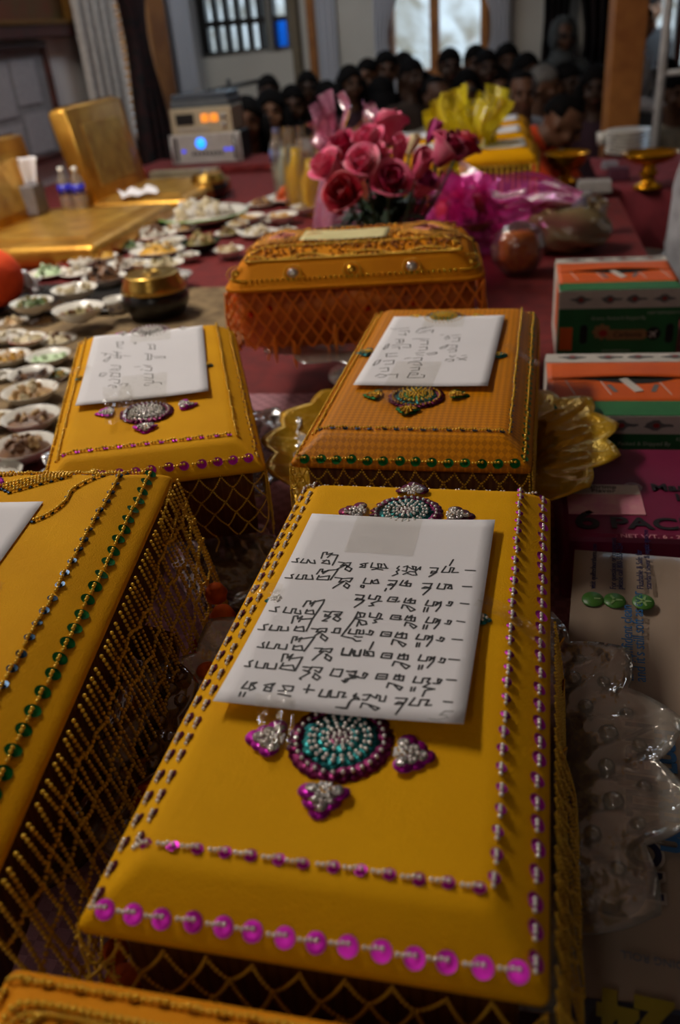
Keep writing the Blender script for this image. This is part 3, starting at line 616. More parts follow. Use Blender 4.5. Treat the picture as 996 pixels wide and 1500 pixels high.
# --- yellow box at the upper left
U = Box(LAB['ul'], (-.197, .9169), .1357, .2, .103, f_yel2, tilt=(.017, .03), W=.2085, L=.4167)
U.row(-.099, .0975, -.2005, .203, .0140, .0026, s_wine, b_gold, br=.0014, nb=4, big={'s': (.0048, .0148, s_mag), 'e': (.0034, .0145, s_wine), 'n': (.0020, .013)})
U.row(-.0885, .0815, -.170, .197, .0130, .0026, s_mag, b_gold, br=.0014, nb=4, sides='sew', big={'w': (.0024, .0125, s_wine), 'e': (.0018, .012, s_gold)})
for cy in (-.094, .172): U.medallion(-.005, cy, .0255, [s_pur, s_cry, s_cry], b_sil, .0012)
for (x, y, a) in ((-.006, -.131, -PI/2), (-.0438, -.083, PI), (.0335, -.0857, 0), (.0386, .167, 0), (-.0385, .170, PI)):
    U.fleur(x, y, a, .0098, s_mag, s_cry, b_sil, .0011)
U.fleur(-.083, .034, PI, .004, s_teal, s_teal, b_gold, .0009); U.fleur(.0637, .0261, 0, .004, s_teal, s_teal, b_gold, .0009)
U.net('s', b_gold, .0009, cell=.0205, rows=5, length=.064, out=.005); U.net('e', b_gold, .0010, cell=.012, rows=6, length=.075, style='strand', out=.004); U.net('w', b_gold, .0009, cell=.02, rows=4, length=.05)
U.finish(60)

# --- yellow box at the left edge
Lb = Box(LAB['left'], (-.2655, .470), -.085, .222, .118, f_yel2, tilt=(.01, .055), W=.212, L=.422, pitchzone=.034)
Lb.row(-.0965, .0915, -.2035, .204, .0150, .0036, s_grn, b_gold, br=.00135, nb=5, big={'e': (.0050, .0150, s_grn), 'n': (.0026, .0150, s_blu)})
Lb.row(-.080, .0715, -.172, .197, .0135, .0030, s_blu, b_gold, br=.00135, nb=5, sides='sew', big={'e': (.0034, .0142, s_blu)})
def vine(s, pts, bm, br, sm, r, both=True):
    br *= 1.12
    """a stitched curve: beads with small sequins under them"""
    c = [Vector((*p, 0)) for p in pts]; out = []; fine = []
    for i in range(len(c)-1):
        p0, p1, p2, p3 = c[max(i-1, 0)], c[i], c[i+1], c[min(i+2, len(c)-1)]
        for t in np.linspace(0, 1, 12, endpoint=False):
            fine.append(.5*((2*p1)+(-p0+p2)*t+(2*p0-5*p1+4*p2-p3)*t*t+(-p0+3*p1-3*p2+p3)*t**3))
    fine.append(c[-1]); last = fine[0]; acc = 0; q = [last.copy()]
    for p in fine[1:]:
        while (p-last).length+acc >= br*2.1:
            k = (br*2.1-acc)/(p-last).length; last = last+(p-last)*k; q.append(last.copy()); acc = 0
        acc += (p-last).length; last = p
    s.beads([(p.x, p.y) for p in q], bm, br, .0006)
    for p in q[::3]: s.seq.append((Vector((p.x-.0008, p.y-.0014, s.zat(p.x, p.y)+.0006)), Vector((random.gauss(0, .15), random.gauss(0, .15), 1)).normalized(), r, sm))
vine(Lb, [(-.070, .165), (-.02, .178), (.022, .190), (.040, .199)], b_gold, .0012, s_blu, .0022)
vine(Lb, [(.037, .197), (.038, .186), (.050, .179), (.066, .181)], b_gold, .0012, s_blu, .0022)
vine(Lb, [(.064, .182), (.050, .168), (.040, .150), (.040, .130), (.034, .112), (.024, .100)], b_gold, .0012, s_blu, .0022)
for k in range(4): vine(Lb, [(-.022+k*.004, .156-k*.003), (.004+k*.004, .171-k*.002), (.030, .183-k*.003)], b_gold, .0012, s_blu, .0022)
Lb.fleur(.045, .1885, .3, .0055, s_mag, s_wine, b_gold, .001)
Lb.medallion(-.04, .155, .018, [s_mag, s_teal, s_cry], b_gold, .0011)
Lb.fleur(-.012, .045, 0, .008, s_teal, s_teal, b_gold, .001)
Lb.net('e', b_gold, .00150, cell=.0092, rows=7, length=.145, style='strand', out=.012, drop=.20); Lb.net('n', b_gold, .0011, cell=.012, rows=4, length=.07); Lb.net('s', b_gold, .0011, cell=.012, rows=4, length=.05)
for k in range(15):
    th = k*.42; sz = .010+.002*math.sin(k*2.3)
    MB().sphere((0, 0, 0), sz, 14, 9, fn=lambda d: 1+.05*math.sin(d.z*9+k)).build('pompom', M('orange_pompom', (200, 84, 2), .8, noise=(160, 60, 2), scale=60, spec=.2), Lb.root, (.143+.010*math.sin(k*1.9), .165-k*.025, -.018+.010*math.cos(k*1.3)))
Lb.finish(80)

# --- box at the bottom edge
N = Box(LAB['near'], (-.1125, .003), -.2496, .205, .103, f_near, W=.204, L=.42)
N.row(-.0935, .0935, -.2025, .2005, .0125, .0032, s_gold, b_gold, br=.0015, nb=4, sides='ne')
N.row(-.0935, .0935, -.2025, .2005, .0125, .0032, s_gold, b_gold, br=.0015, nb=4, sides='w')
vine(N, [(-.086, .05), (-.085, .15), (-.084, .178), (-.074, .187), (-.03, .187), (.03, .187), (.080, .187), (.086, .18), (.086, .1)], b_gold, .0014, s_gold, .0022)
vine(N, [(-.086, .10), (-.083, .15), (-.080, .174), (-.070, .183), (-.03, .1835), (.03, .1835), (.078, .183)], b_gold, .0011, s_gold, .0020)
vine(N, [(-.068, .182), (-.072, .172), (-.066, .160), (-.060, .15)], b_gold, .0014, s_gold, .0022)
for k in range(7): vine(N, [(-.045+.0028*abs(k-3)+k*.0008, .150+k*.0026), (-.030, .153+k*.0026), (-.016-.002*abs(k-3), .150+k*.0026)], b_gold, .0014, s_gold, .0018)
for k in range(5): vine(N, [(.018+.0024*abs(k-2), .160+k*.0028), (.028, .163+k*.0028), (.040-.002*abs(k-2), .160+k*.0028)], b_gold, .0014, s_gold, .0018)
vine(N, [(.010, .184), (.014, .175), (.012, .165), (.018, .155)], b_gold, .0014, s_gold, .0020)
N.net('n', b_gold, .0009, cell=.02, rows=3, length=.04)
N.finish(70)

# ------------------------------------------------------------------ notes taped on the lids
def strokes(s): return [] if not s else [[tuple(float(v)/1000 for v in p.split(',')) for p in st.split()] for st in s.split(';')]
def note(label, c, rz, w, l, z, ink, wid, curl, tapes=(), pencil=None, extra=0, tilt=(0, 0)):
    t = thing('paper_note', label, 'note', (c[0], c[1], z), (tilt[0], tilt[1], rz), 'white paper notes taped to the offering boxes')
    def zz(u, v): return .0012+curl(u, v)
    MB().grid(lambda u, v: ((u-.5)*w, (v-.5)*l, zz(u, v)), 14, 18).build('sheet', m_paper, t, solid=.00025)
    for nm, src, wd, m in (('handwriting', ink, wid, m_ink), ('pencil_mark', pencil, wid*.8, m_pencil)):
        if not src: continue
        mb = MB()
        for st in strokes(src):
            pts = [((u-.5)*w, (v-.5)*l, zz(u, v)+.00032) for u, v in st]; a = wd/2
            for p, q in zip(pts, pts[1:]):
                dx, dy = q[0]-p[0], q[1]-p[1]; n = math.hypot(dx, dy) or 1; ox, oy = -dy/n*a, dx/n*a
                mb.add([(p[0]+ox, p[1]+oy, p[2]), (p[0]-ox, p[1]-oy, p[2]), (q[0]-ox, q[1]-oy, q[2]), (q[0]+ox, q[1]+oy, q[2])], [(0, 1, 2, 3)], 0, False)
            for p in pts: mb.add([(p[0]+a*math.cos(k*PI/4), p[1]+a*math.sin(k*PI/4), p[2]) for k in range(8)], [tuple(range(8))], 0, False)
        mb.build(nm, m, t)
    for (u, v, tw, tl, ang, crinkle, dz) in tapes:
        ca, sa = math.cos(ang), math.sin(ang)
        def f(a, b):
            x, y = (a-.5)*tw, (b-.5)*tl; X, Y = (u-.5)*w+x*ca-y*sa, (v-.5)*l+x*sa+y*ca
            return (X, Y, (zz(min(max(X/w+.5, 0), 1), min(max(Y/l+.5, 0), 1))+.0007 if abs(Y) < l/2 and abs(X) < w/2 else .0022)+crinkle*(.5+.5*math.sin(a*19+b*7)*math.sin(b*13+a*5))+dz-max(0, abs(X)-.078)*.55)
        MB().grid(f, 14, 14).build('adhesive_tape', m_tape, t)
    return t
note('long white note with eight lines of black handwriting, on the foreground box', (.0164, .4514), -.2742, .1397, .2159, .2022, INK_LIST, .00125,
     lambda u, v: .012*max(0, .5-v)**2*1.5+.010*max(0, u-.55)**1.6+.004*max(0, v-.7), [(.44, .93, .05, .07, 0, .0004, 0), (.285, -.045, .020, .040, .35, .0030, .001), (-.085, .52, .036, .013, .0, .0016, .001), (1.15, .50, .050, .016, -.25, .0020, .001)], pencil=INK_PENCIL)
note('white note with three lines of Khmer handwriting, on the green-sequinned box', (.1245, .9322), -.2808, .139, .236, .2022, INK_THREE, .0010,
     lambda u, v: .006*max(0, .4-v)**2+.004*max(0, u-.6), [(.48, .92, .05, .05, 0, .0004, 0), (.42, .05, .05, .12, 0, .0004, 0), (1.2, .5, .04, .02, -.3, .003, .001), (.33, -.14, .012, .03, .3, .002, .001)])
note('white note with two lines of Khmer handwriting, on the upper left box', (-.2115, .9673), .1221, .139, .236, .2030, INK_SHORT, .0010,
     lambda u, v: .010*max(0, .5-v)**2+.004*max(0, u-.7), [(.52, .93, .05, .05, 0, .0004, 0), (.5, .10, .05, .10, .0, .0008, .001), (.33, -.05, .03, .10, .1, .003, .002), (-.12, .48, .045, .016, .1, .002, .001)], tilt=(.017, .03))
note('blank white sheet on the left edge box, cut off by the picture edge', (-.312, .497), -.10, .1397, .2159, .2235, '', .001,
     lambda u, v: .010*max(0, .5-v)**2+.006*max(0, u-.6)**1.5, [(.45, 1.03, .07, .035, .2, .002, .001), (1.05, .45, .06, .02, 0, .002, .001)], tilt=(.01, .055))

# ------------------------------------------------------------------ pedestal trays with lotus rims
def tray(label, c, rz, m, name='pedestal_tray', npet=15, rim=.2, solid=.0012, rise=.012, bosses=True, bowl=.13, ztop=.0975, base=.62):
    t = thing(name, label, 'tray', (c[0], c[1], .007), rz, 'pedestal trays under the offering boxes')
    z1 = ztop-.007
    prof = [(.075, 0), (.074, .004), (.05, .010), (.034, .020), (.036, .032), (.07, .042), (.092, .054), (.106, .068), (.118, .082), (bowl, z1-.002), (bowl+.006, z1)]
    MB().lathe(prof[:6], 40).build('foot', m, t, solid=solid)
    ns = npet*12; rr = np.linspace(0, 1, 9)
    def fn(r, z, th):
        if r < bowl+.0065: return r, z+.0012*math.sin(th*npet*2)*(r > .1)
        k = (r-bowl-.006)/(rim-bowl-.006); w_ = (th*npet/(2*PI)) % 1*2-1; lobe = .62*(1-abs(w_)**.9)+.38*(1-w_*w_)
        edge = bowl+.006+(rim-bowl-.006)*(base+(1-base)*lobe)
        R_ = bowl+.006+(edge-bowl-.006)*k; x = abs(R_*math.cos(th))
        rs = rise*min(1, max(0, (x-.114)/.05))*k
        em = .0042*math.exp(-((abs(w_)-.55*(1-k))/.12)**2)*(k < .95)+.0030*math.exp(-(w_/.14)**2)*(1-k)+(.0022 if k > .8 else 0)
        if x < .118: em = min(em, .001)
        return R_, z+rs+em
    mb = MB(); mb.lathe(prof[5:]+[(bowl+.007+(rim-bowl-.007)*k, z1) for k in rr], ns, 0, fn=fn)
    if bosses:
        for i in range(npet):
            th = 2*PI*(i+.5)/npet
            for (k, s_, dth) in ((.18, .0065, 0), (.42, .0045, .09), (.42, .0045, -.09), (.1, .005, .2)):
                R_ = bowl+.008+(rim-bowl)*k; x, y = R_*math.cos(th+dth), R_*math.sin(th+dth)
                if abs(x) > .122: mb.sphere((x, y, z1+.002+rise*min(1, max(0, (abs(x)-.114)/.05))*k), (s_, s_, s_*.7), 10, 6)
    mb.build('dish', m, t, solid=solid); return t
m_goldtray = M('gold_plastic', (222, 178, 44), .28, .6, noise=(200, 150, 26), scale=18, bump=.7, bscale=130)
m_amber = film('amber_plastic', (.55, .32, .10), .5, .12, .35, (.22, .11, .03), bump=.3)
tray('clear plastic pedestal tray with a lotus-petal rim under the foreground box', (.0177, .4296), -.254, m_clear, npet=16, rise=.010)
tray('gold pedestal tray with pointed petal rim under the green-sequinned box', (.1192, .8999), -.30, m_goldtray, npet=16, bosses=False, rise=.014, rim=.207, base=.74)
tray('clear silvery pedestal tray with fluted rim under the upper left box', (-.19, .93), .1357, film('silvery_plastic', (.8, .8, .8), .6, .1, .35, (.75, .75, .75), bump=.4), npet=16, rim=.162, bowl=.12)
tray('brown amber plastic pedestal tray under the left edge box', (-.27, .475), -.085, m_amber, npet=14, ztop=.108, rise=.0, rim=.155, bowl=.118)
tray('clear pedestal tray under the orange beaded chest', (.075, 1.39), -.13, m_clear, npet=14, ztop=.094, rise=0, bosses=False)
tray('dull gold pedestal tray under the amber box at the bottom edge', (-.1125, .003), -.25, m_goldtray, npet=13, bosses=False, rise=0)

# crumpled clear packing between the boxes
def crumple(label, name, cat, c, r, m, seed, rz=0, freq=9, amp=.16, squash=None):
    rs = np.random.RandomState(seed); ks = rs.normal(size=(7, 3))*freq*.5; ph = rs.uniform(0, 6, 7)
    def fn(d):
        v = sum(abs(math.sin(k[0]*d.x+k[1]*d.y+k[2]*d.z+p)) for k, p in zip(ks, ph))/7
        return 1+amp*(v-.6)*2
    t = thing(name, label, cat, c, rz)
    MB().sphere((0, 0, r[2]*.9), r, 56, 36, fn=fn).build('plastic_wrap', m, t, solid=.0004); return t
q = P(318, 850, .05)
t = crumple('crumpled clear plastic pack lying between the yellow boxes', 'plastic_pack', 'plastic pack', (-.122, .775, .007), (.058, .075, .036), m_clear, 3, .3, 12, .22)
MB().sphere((0, 0, .03), (.042, .055, .024), 20, 12).build('contents', M('grey_contents', (120, 112, 104), .6, noise=(86, 74, 66), scale=60), t)

# ------------------------------------------------------------------ the orange beaded chest at the back
t = thing('beaded_chest', 'orange satin chest with domed lid, jewel studs and orange bead net, behind the others', 'offering box', (.062, 1.385, .100), -.125)
hx, hy = .193, .115
mb = MB(); rings(mb, [(.012, 0, .02), (.010, .095, .02)], hx, hy, bottom=True); mb.build('body', M('orange_cloth_panel', (226, 128, 16), .6, noise=(176, 84, 10), scale=24), t)
lid = MB(); rings(lid, [(.004, .088, .024), (.0, .091, .026), (.0, .096, .026), (.002, .100, .026), (.006, .104, .026), (.016, .122, .03), (.022, .128, .03), (.040, .136, .03), (.07, .144, .025)], hx, hy, bottom=True)
l = lid.build('lid', f_ora, t)
MB().tube([(x, y, .0935) for x, y in orect(hx+.001, hy+.001, .026, 6)]+[(orect(hx+.001, hy+.001, .026, 6)[0][0], orect(hx+.001, hy+.001, .026, 6)[0][1], .0935)], .0035, 6).build('piping', f_ora, l)
for k in range(5):
    x = -.18+.09*k
    mb = MB()
    for i in range(9):
        th = 2*PI*i/9; mb.lathe([(.0003, .001), (.004, .0008), (.0003, .0016)], 8, 0, (x+.010*math.cos(th), 0, .0)) if 0 else None
    st = MB().sphere((0, 0, 0), (.0085, .0035, .0075), 12, 8, 0).build('jewel_stud', s_cry if k % 2 else M('gold_jewel', (236, 180, 60), .12, .8), t, (x*.99, -hy+.012 if abs(x) < .17 else -hy+.022, .113), (-.35, 0, 0))
    mb = MB(); pts = [(.013*math.cos(a), -.002, .011*math.sin(a)) for a in np.linspace(0, 2*PI, 16, endpoint=False)]
    mb.beads(pts, .0017).build('stud_beads', b_gold, st, kind='stuff')
row = [(x, y, .106) for x, y in orect(hx-.006, hy-.006, .026, 8)]
pp = []
for a, b in zip(row, row[1:]+row[:1]):
    n = max(1, int(math.dist(a, b)/.008)); pp += [tuple(np.array(a)+(np.array(b)-np.array(a))*i/n) for i in range(n)]
MB().beads(pp, .0022).build('lid_edge_beads', M('green_glint_bead', (130, 150, 30), .15, .8, noise=(200, 140, 20), scale=90), l, kind='stuff')
# stitched ornament on the lid top: lozenges of beads with pink centres
LZ = lambda ins: float(np.interp(ins, [.0, .006, .016, .022, .04, .07], [.100, .104, .122, .128, .136, .144]))
orn = MB(); pk = MB(); edge = MB()
for cx in (-.115, .115):
    for s_ in np.linspace(.35, 1, 5):
        for a in np.linspace(0, 1, 60, endpoint=False):
            q = a*4; e = int(q); f = q-e; cs = [(1, 0), (0, 1), (-1, 0), (0, -1), (1, 0)]
            x = cs[e][0]+(cs[e+1][0]-cs[e][0])*f; y = cs[e][1]+(cs[e+1][1]-cs[e][1])*f
            X, Y = cx+x*.062*s_, y*.055*s_; ins = min(hx-abs(X), hy-abs(Y))
            (orn if s_ > .5 else pk).beads([(X, Y, LZ(ins)+.0022)], .0026)
for x in np.linspace(-.16, .16, 90):
    for ins in (.030+.005*math.sin(x*70), .024, .060): edge.beads([(x, -hy+ins, LZ(min(ins, hx-abs(x)))+.0016)], .0023)
gl = [MB(), MB(), MB()]
for _ in range(1500):
    X, Y = random.uniform(-hx+.03, hx-.03), random.uniform(-hy+.026, hy-.026)
    if abs(X+.016) < .070 and -.045 < Y < .022: continue
    d_ = min(abs(abs(X)-.115)/.062+abs(Y)/.055, 3); ins = min(hx-abs(X), hy-abs(Y))
    gl[1 if d_ < .35 else (0 if (d_*5) % 1 < .5 else 2)].beads([(X, Y, LZ(ins)+.0012)], random.choice((.0018, .0022, .0028)))
for g_, nm, mm in ((gl[0], 'gold_glitter_beads', M('glitter_gold', (226, 170, 40), .15, .9, noise=(150, 90, 20), scale=160)), (gl[1], 'rose_glitter_beads', M('glitter_rose', (200, 120, 110), .15, .6)), (gl[2], 'bronze_glitter_beads', M('glitter_bronze', (140, 76, 16), .2, .8))):
    g_.build(nm, mm, l, kind='stuff')
orn.build('lozenge_beads', M('bronze_bead', (150, 84, 20), .25, .8, noise=(206, 150, 50), scale=80), l, kind='stuff'); pk.build('pink_beads', M('pink_bead', (190, 110, 100), .25, .5), l, kind='stuff'); edge.build('edge_scroll_beads', b_gold, l, kind='stuff')
class _Fake: pass
fk = Box.__new__(Box); fk.W, fk.L, fk.h, fk.root = 2*hx, 2*hy, .112, t
for sd, kw in (('s', dict(cell=.022, rows=5, length=.085)), ('w', dict(cell=.022, rows=5, length=.085)), ('e', dict(cell=.022, rows=5, length=.085))):
    Box.net(fk, sd, b_ora, .0022, out=.006, step=.0038, **kw)
for (x, z) in ((-.125, -.002), (-.095, -.012), (-.03, .012), (.03, .01), (.1, .01)):
    MB().lathe([(.0005, .028), (.0035, .02), (.0045, .012), (.003, -.006), (.0006, -.018)], 10).build('bead_tassel', b_ora, t, (x, -hy-.008, z+.0))
for (x, z) in ((-.16, .055), (-.13, .062), (-.05, .04), (.02, .055), (.09, .06)):
    MB().sphere((0, 0, 0), (.005, .002, .005), 10, 6).build('sequin', M('red_glint_sequin', (220, 70, 16), .15, .7), t, (x, -hy+.008, z))
note('pale cream strip of paper lying on the lid of the orange beaded chest', (.046, 1.372), -.19, .135, .066, .2455, '', .001, lambda u, v: .003*abs(u-.5), [])
kx = [o for o in bpy.data.objects if o.parent and o.name.startswith('sheet')][-1]; kx.data.materials[0] = M('cream_paper', (214, 204, 150), .8, noise=(204, 192, 136), scale=50)

# ------------------------------------------------------------------ cartons on the right
m_cgreen = M('carton_green', (22, 104, 54), .55, noise=(18, 92, 46), scale=20); m_corange = M('carton_orange', (214, 92, 18), .55, noise=(204, 84, 14), scale=20)
m_cwhite = M('carton_white', (196, 190, 182), .6, noise=(186, 180, 172), scale=30); m_dark = M('dark_opening', (12, 12, 12), .8); m_cgreen2 = M('carton_light_green', (44, 112, 62), .55)
m_pale = M('pale_print', (176, 196, 172), .6); m_red = M('red_print', (150, 30, 26), .6); m_tan = M('tan_logo', (150, 112, 70), .6); m_grey = M('grey_print', (104, 104, 104), .6)
def carton(label, fl, rz, W, Dp, H, full=True):
    """fl = front left corner on the platform"""
    t = thing('fruit_carton', label, 'carton', (fl[0], fl[1], .001), rz, 'orange and green fruit cartons')
    MB().box((W/2, Dp/2, (H-.002)/2), (W, Dp, H-.002)).build('body', m_cgreen, t, bev=.002)
    MB().box((-.0006, Dp/2, H*.5), (.0012, Dp*.98, H*.94)).build('side_panel', m_cwhite, t)
    MB().box((-.0012, Dp*.24, H*.66), (.0012, Dp*.40, H*.6)).build('side_flap', m_corange, t, bev=.0004)
    # top panels, with the slit between the two closing flaps
    mb = MB(); y0, y1, ys = Dp*.20, Dp*.84, Dp*.55
    sag = lambda x: .0*math.sin(PI*min(1, max(0, (x/W-.22)/.58)))**1.2
    mb.grid(lambda u, v: (u*W, ys+(y1-ys)*v, H-.001+.005*(1-v)*math.sin(u*PI)), 24, 6)
    f1 = mb.build('top_flap', m_corange, t, solid=.0014)
    mb = MB(); mb.grid(lambda u, v: (u*W, y0+(ys-.002-sag(u*W)*.9-y0)*v, H-.0006), 24, 6)
    mb.build('top_flap', m_corange, t, solid=.0014)
    MB().prism([(W*(.20+.60*k/20), ys-.001) for k in range(21)]+[(W*(.80-.60*k/20), ys-.002-.016*math.sin(PI*(1-k/20)**1.4)) for k in range(21)], H-.0006, H+.0006).build('slit', m_dark, t)
    MB().box((W*.52, ys-.024, H+.0008), (.011, .046, .0012), .35).build('tab', m_cwhite, t)
    for cx in (.26, .80):
        MB().lathe([(.0002, .0006), (.0095, .0006), (.0095, 0)], 20).build('printed_disc', m_dark, t, (W*cx, y0+.046, H-.001), ).scale = (1, .62, 1)
    for cx, r in ((.40, .3), (.66, -.3)): MB().box((W*cx, y0+.042, H), (.006, .026, .0008), r).build('printed_bar', m_grey, t)
    for cx in (.14, .36, .72, .92): MB().box((W*cx, y0+.045, H), (.0012, .05, .0008), .2).build('printed_line', m_cwhite, t)
    MB().box((W*.5, Dp*.92, H-.0005), (W, Dp*.16, .0014)).build('white_band', m_cwhite, t)
    MB().box((W*.5, Dp*.10, H-.0005), (W*.94, Dp*.20, .0014)).build('front_strip', m_cgreen2, t)
    MB().box((W*.5, -.0006, H*.875), (W, .0012, H*.23)).build('white_band', m_cwhite, t)
    for k, cx in enumerate((.18, .42, .62, .86)):
        for (zz, yy, fl_) in ((H*.875, -.0014, 0), (H+.0008, Dp*.925, 1)):
            o = MB().prism([(.016*math.cos(a)*(1+.3*math.sin(3*a+k)), .005*math.sin(a)*(1+.5*math.cos(4*a))) for a in np.linspace(0, 2*PI, 18, endpoint=False)], 0, .0005).build('printed_sketch', m_grey, t, (W*cx, yy, zz), (0, 0, 0) if fl_ else (PI/2, 0, 0))
            MB().prism([(.004*math.cos(a), .003*math.sin(a)) for a in np.linspace(0, 2*PI, 10, endpoint=False)], .0005, .0009).build('red_print', m_red, o)
    if full:
        fr = lambda n, s, sz, x, z, m, **k: text(n, s, sz, m, t, (W*x, -.0012, H*z), (PI/2, 0, 0), **k)
        fr('lettering', 'Grown, Packed & Shipped By', .0072, .50, .63, m_pale)
        fr('lettering', 'KEEP REFRIGERATED', .006, .88, .69, m_pale)
        fr('lettering', 'www.carbonia.com', .0058, .50, .20, m_pale); fr('lettering', 'NOT RESPONSIBLE FOR LOSS OR DAMAGE IN TRANSIT', .0048, .5, .09, m_pale)
        lg = MB(); pl = [(.034+.032*math.cos(a)*(1.0), .0085*math.sin(a)) for a in np.linspace(-PI/2, PI/2, 9)]; pl = [(x*1.0, y) for x, y in pl]
        lg.prism([(-.022, -.0085), (.036, -.0085), (.042, -.004), (.042, .004), (.036, .0085), (-.022, .0085)], 0, .0006)
        o = lg.build('logo_plate', m_tan, t, (W*.53, -.0002, H*.41), (PI/2, 0, 0))
        MB().prism([(-.030+.014*math.cos(a)*(1+.12*math.cos(8*a)), .005+.0125*math.sin(a)*(1+.12*math.cos(8*a))) for a in np.linspace(0, 2*PI, 40, endpoint=False)], .0004, .0012).build('logo_emblem', m_tan, o)
        MB().prism([(-.028+.007*math.cos(a), .003+.006*math.sin(a)) for a in np.linspace(0, 2*PI, 16, endpoint=False)], .0012, .0016).build('logo_spiral', m_red, o)
        text('lettering', 'Carbonia', .012, m_dark, o, (.011, 0, .0009))
        c_ = MB().prism([(.011*math.cos(a), .011*math.sin(a)) for a in np.linspace(0, 2*PI, 24, endpoint=False)], 0, .0008).build('round_badge', m_dark, t, (W*.80, -.0002, H*.42), (PI/2, 0, 0))
        MB().prism([(.0085*x, .0085*y) for x, y in ((1, 0), (.8, .1), (.25, .12), (-.2, .8), (-.4, .8), (-.15, .12), (-.6, .1), (-.8, .35), (-.95, .35), (-.85, 0), (-.95, -.35), (-.8, -.35), (-.6, -.1), (-.15, -.12), (-.4, -.8), (-.2, -.8), (.25, -.12), (.8, -.1))], .0008, .0013).build('plane_symbol', m_cwhite, c_, (0, 0, 0), (0, 0, .8))
        for x in (.22, .93):
            MB().prism([(.006*math.cos(a), .010*(1 if math.sin(a) > 0 else -1)+.006*math.sin(a)) for a in np.linspace(0, 2*PI, 24, endpoint=False)], 0, .0006).build('hand_hole', m_dark, t, (W*x, -.0002, H*.42), (PI/2, 0, 0))
        MB().box((W*.07, -.0008, H*.36), (W*.11, .0012, H*.30)).build('orange_label', m_corange, t)
    return t
carton('farther orange and green fruit carton, behind the other carton', (.388, 1.37), RA, .190, .205, .128)
carton('nearer orange and green fruit carton, beside the gold tray', (.264, .948), RA, .200, .215, .100)

# magenta pack of instant noodles
m_mag = M('magenta_carton', (120, 12, 62), .5, noise=(108, 8, 54), scale=16)
NP = (.216, .705); nw, nd, nh = .27, .20, .080
t = thing('noodle_pack', 'magenta six-pack of instant noodle cups in front of the cartons', 'noodle pack', (NP[0], NP[1], .001), -.22)
MB().box((nw/2, nd/2, nh/2), (nw, nd, nh)).build('carton', m_mag, t, bev=.006)
inv = t.matrix_basis.inverted()
def onto(t, px, py, z, zl): q = t.matrix_basis.inverted() @ P(px, py, z); return (q.x, q.y, zl)
m_blk = M('black_print', (16, 12, 16), .5); m_pinkp = M('pink_print', (196, 120, 140), .5, noise=(206, 150, 150), scale=70)
x, y, _ = onto(t, 878, 764, .081, 0); text('lettering', '6', .050, m_blk, t, (x-.012, y, nh+.001), bold=.001)
text('lettering', 'PACK', .030, m_blk, t, (x+.053, y-.004, nh+.001), sx=1.15, bold=.0008)
text('lettering', 'SIX', .030, m_blk, t, (x+.135, y-.004, nh+.001), sx=1.1, bold=.0008)
text('lettering', 'NET WT. 6 - 2.25 OZ (64 g)', .009, m_pinkp, t, (x+.07, y-.028, nh+.001))
x, y, _ = onto(t, 960, 722, .081, 0); text('lettering', 'Maruchan', .022, m_blk, t, (x+.040, y+.010, nh+.001), bold=.0006); text('lettering', 'Instant', .020, m_blk, t, (x+.045, y-.011, nh+.001), bold=.0006); text('lettering', 'Lunch', .020, m_blk, t, (x+.05, y-.032, nh+.001), bold=.0006)
o = MB().lathe([(.0002, .001), (.010, .001), (.010, 0)], 24).build('round_badge', M('pale_badge', (170, 140, 150), .5), t, (x-.022, y+.010, nh+.0002)); MB().lathe([(.004, .0013), (.0065, .0013), (.0065, .001), (.004, .001)], 20).build('badge_ring', m_mag, o)
x, y, _ = onto(t, 893, 735, .081, 0)
w_ = MB().box((x-.005, y+.004, nh+.0006), (.075, .062, .0012)).build('picture_panel', m_pinkp, t); MB().box((x-.005, y+.024, nh+.0016), (.073, .02, .0008)).build('flavour_band', M('cream_print', (206, 190, 176), .5), w_)
text('lettering', 'Shrimp', .010, m_blk, w_, (x-.005, y+.028, nh+.0022)); text('lettering', 'Flavor', .010, m_blk, w_, (x-.005, y+.0195, nh+.0022))

# big plastic-wrapped pack of tissue rolls
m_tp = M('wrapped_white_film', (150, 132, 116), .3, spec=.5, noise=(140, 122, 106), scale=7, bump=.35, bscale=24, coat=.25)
t = thing('tissue_roll_pack', 'large plastic-wrapped pack of bathroom tissue rolls at the right edge', 'tissue pack', (.219, .678, .001), -.314)
tw, tl, th_ = .31, .61, .084
def puff(u, v):
    x, y = u*tw, -v*tl; e = min(u, 1-u, v*2, (1-v)*2); k = min(1, e/.06)
    return (x, y, th_*(.96+.04*math.sin(k*PI/2))+.0022*math.sin(u*9*PI*.72+.4)*math.sin(v*11)*k-.0008*math.sin(u*47+v*31)*k)
mb = MB(); mb.grid(puff, 40, 64)
for s_, f in enumerate((lambda u, v: (u*tw, 0, puff(u, 0)[2]*v), lambda u, v: (u*tw, -tl, puff(u, 1)[2]*v), lambda u, v: (0, -u*tl, puff(0, u)[2]*v), lambda u, v: (tw, -u*tl, puff(1, u)[2]*v))):
    mb.grid(f, 24, 6)
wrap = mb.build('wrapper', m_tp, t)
m_navy = M('navy_print', (10, 22, 74), .4); m_blue = M('blue_print', (36, 96, 150), .4); m_tgreen = M('green_badge', (70, 122, 44), .4, noise=(56, 108, 36), scale=50); m_halo = M('white_outline', (176, 164, 152), .4)
def tpl(px, py): q = t.matrix_basis.inverted() @ P(px, py, .086); return q.x, q.y
UPW = (0, 0, PI/2)
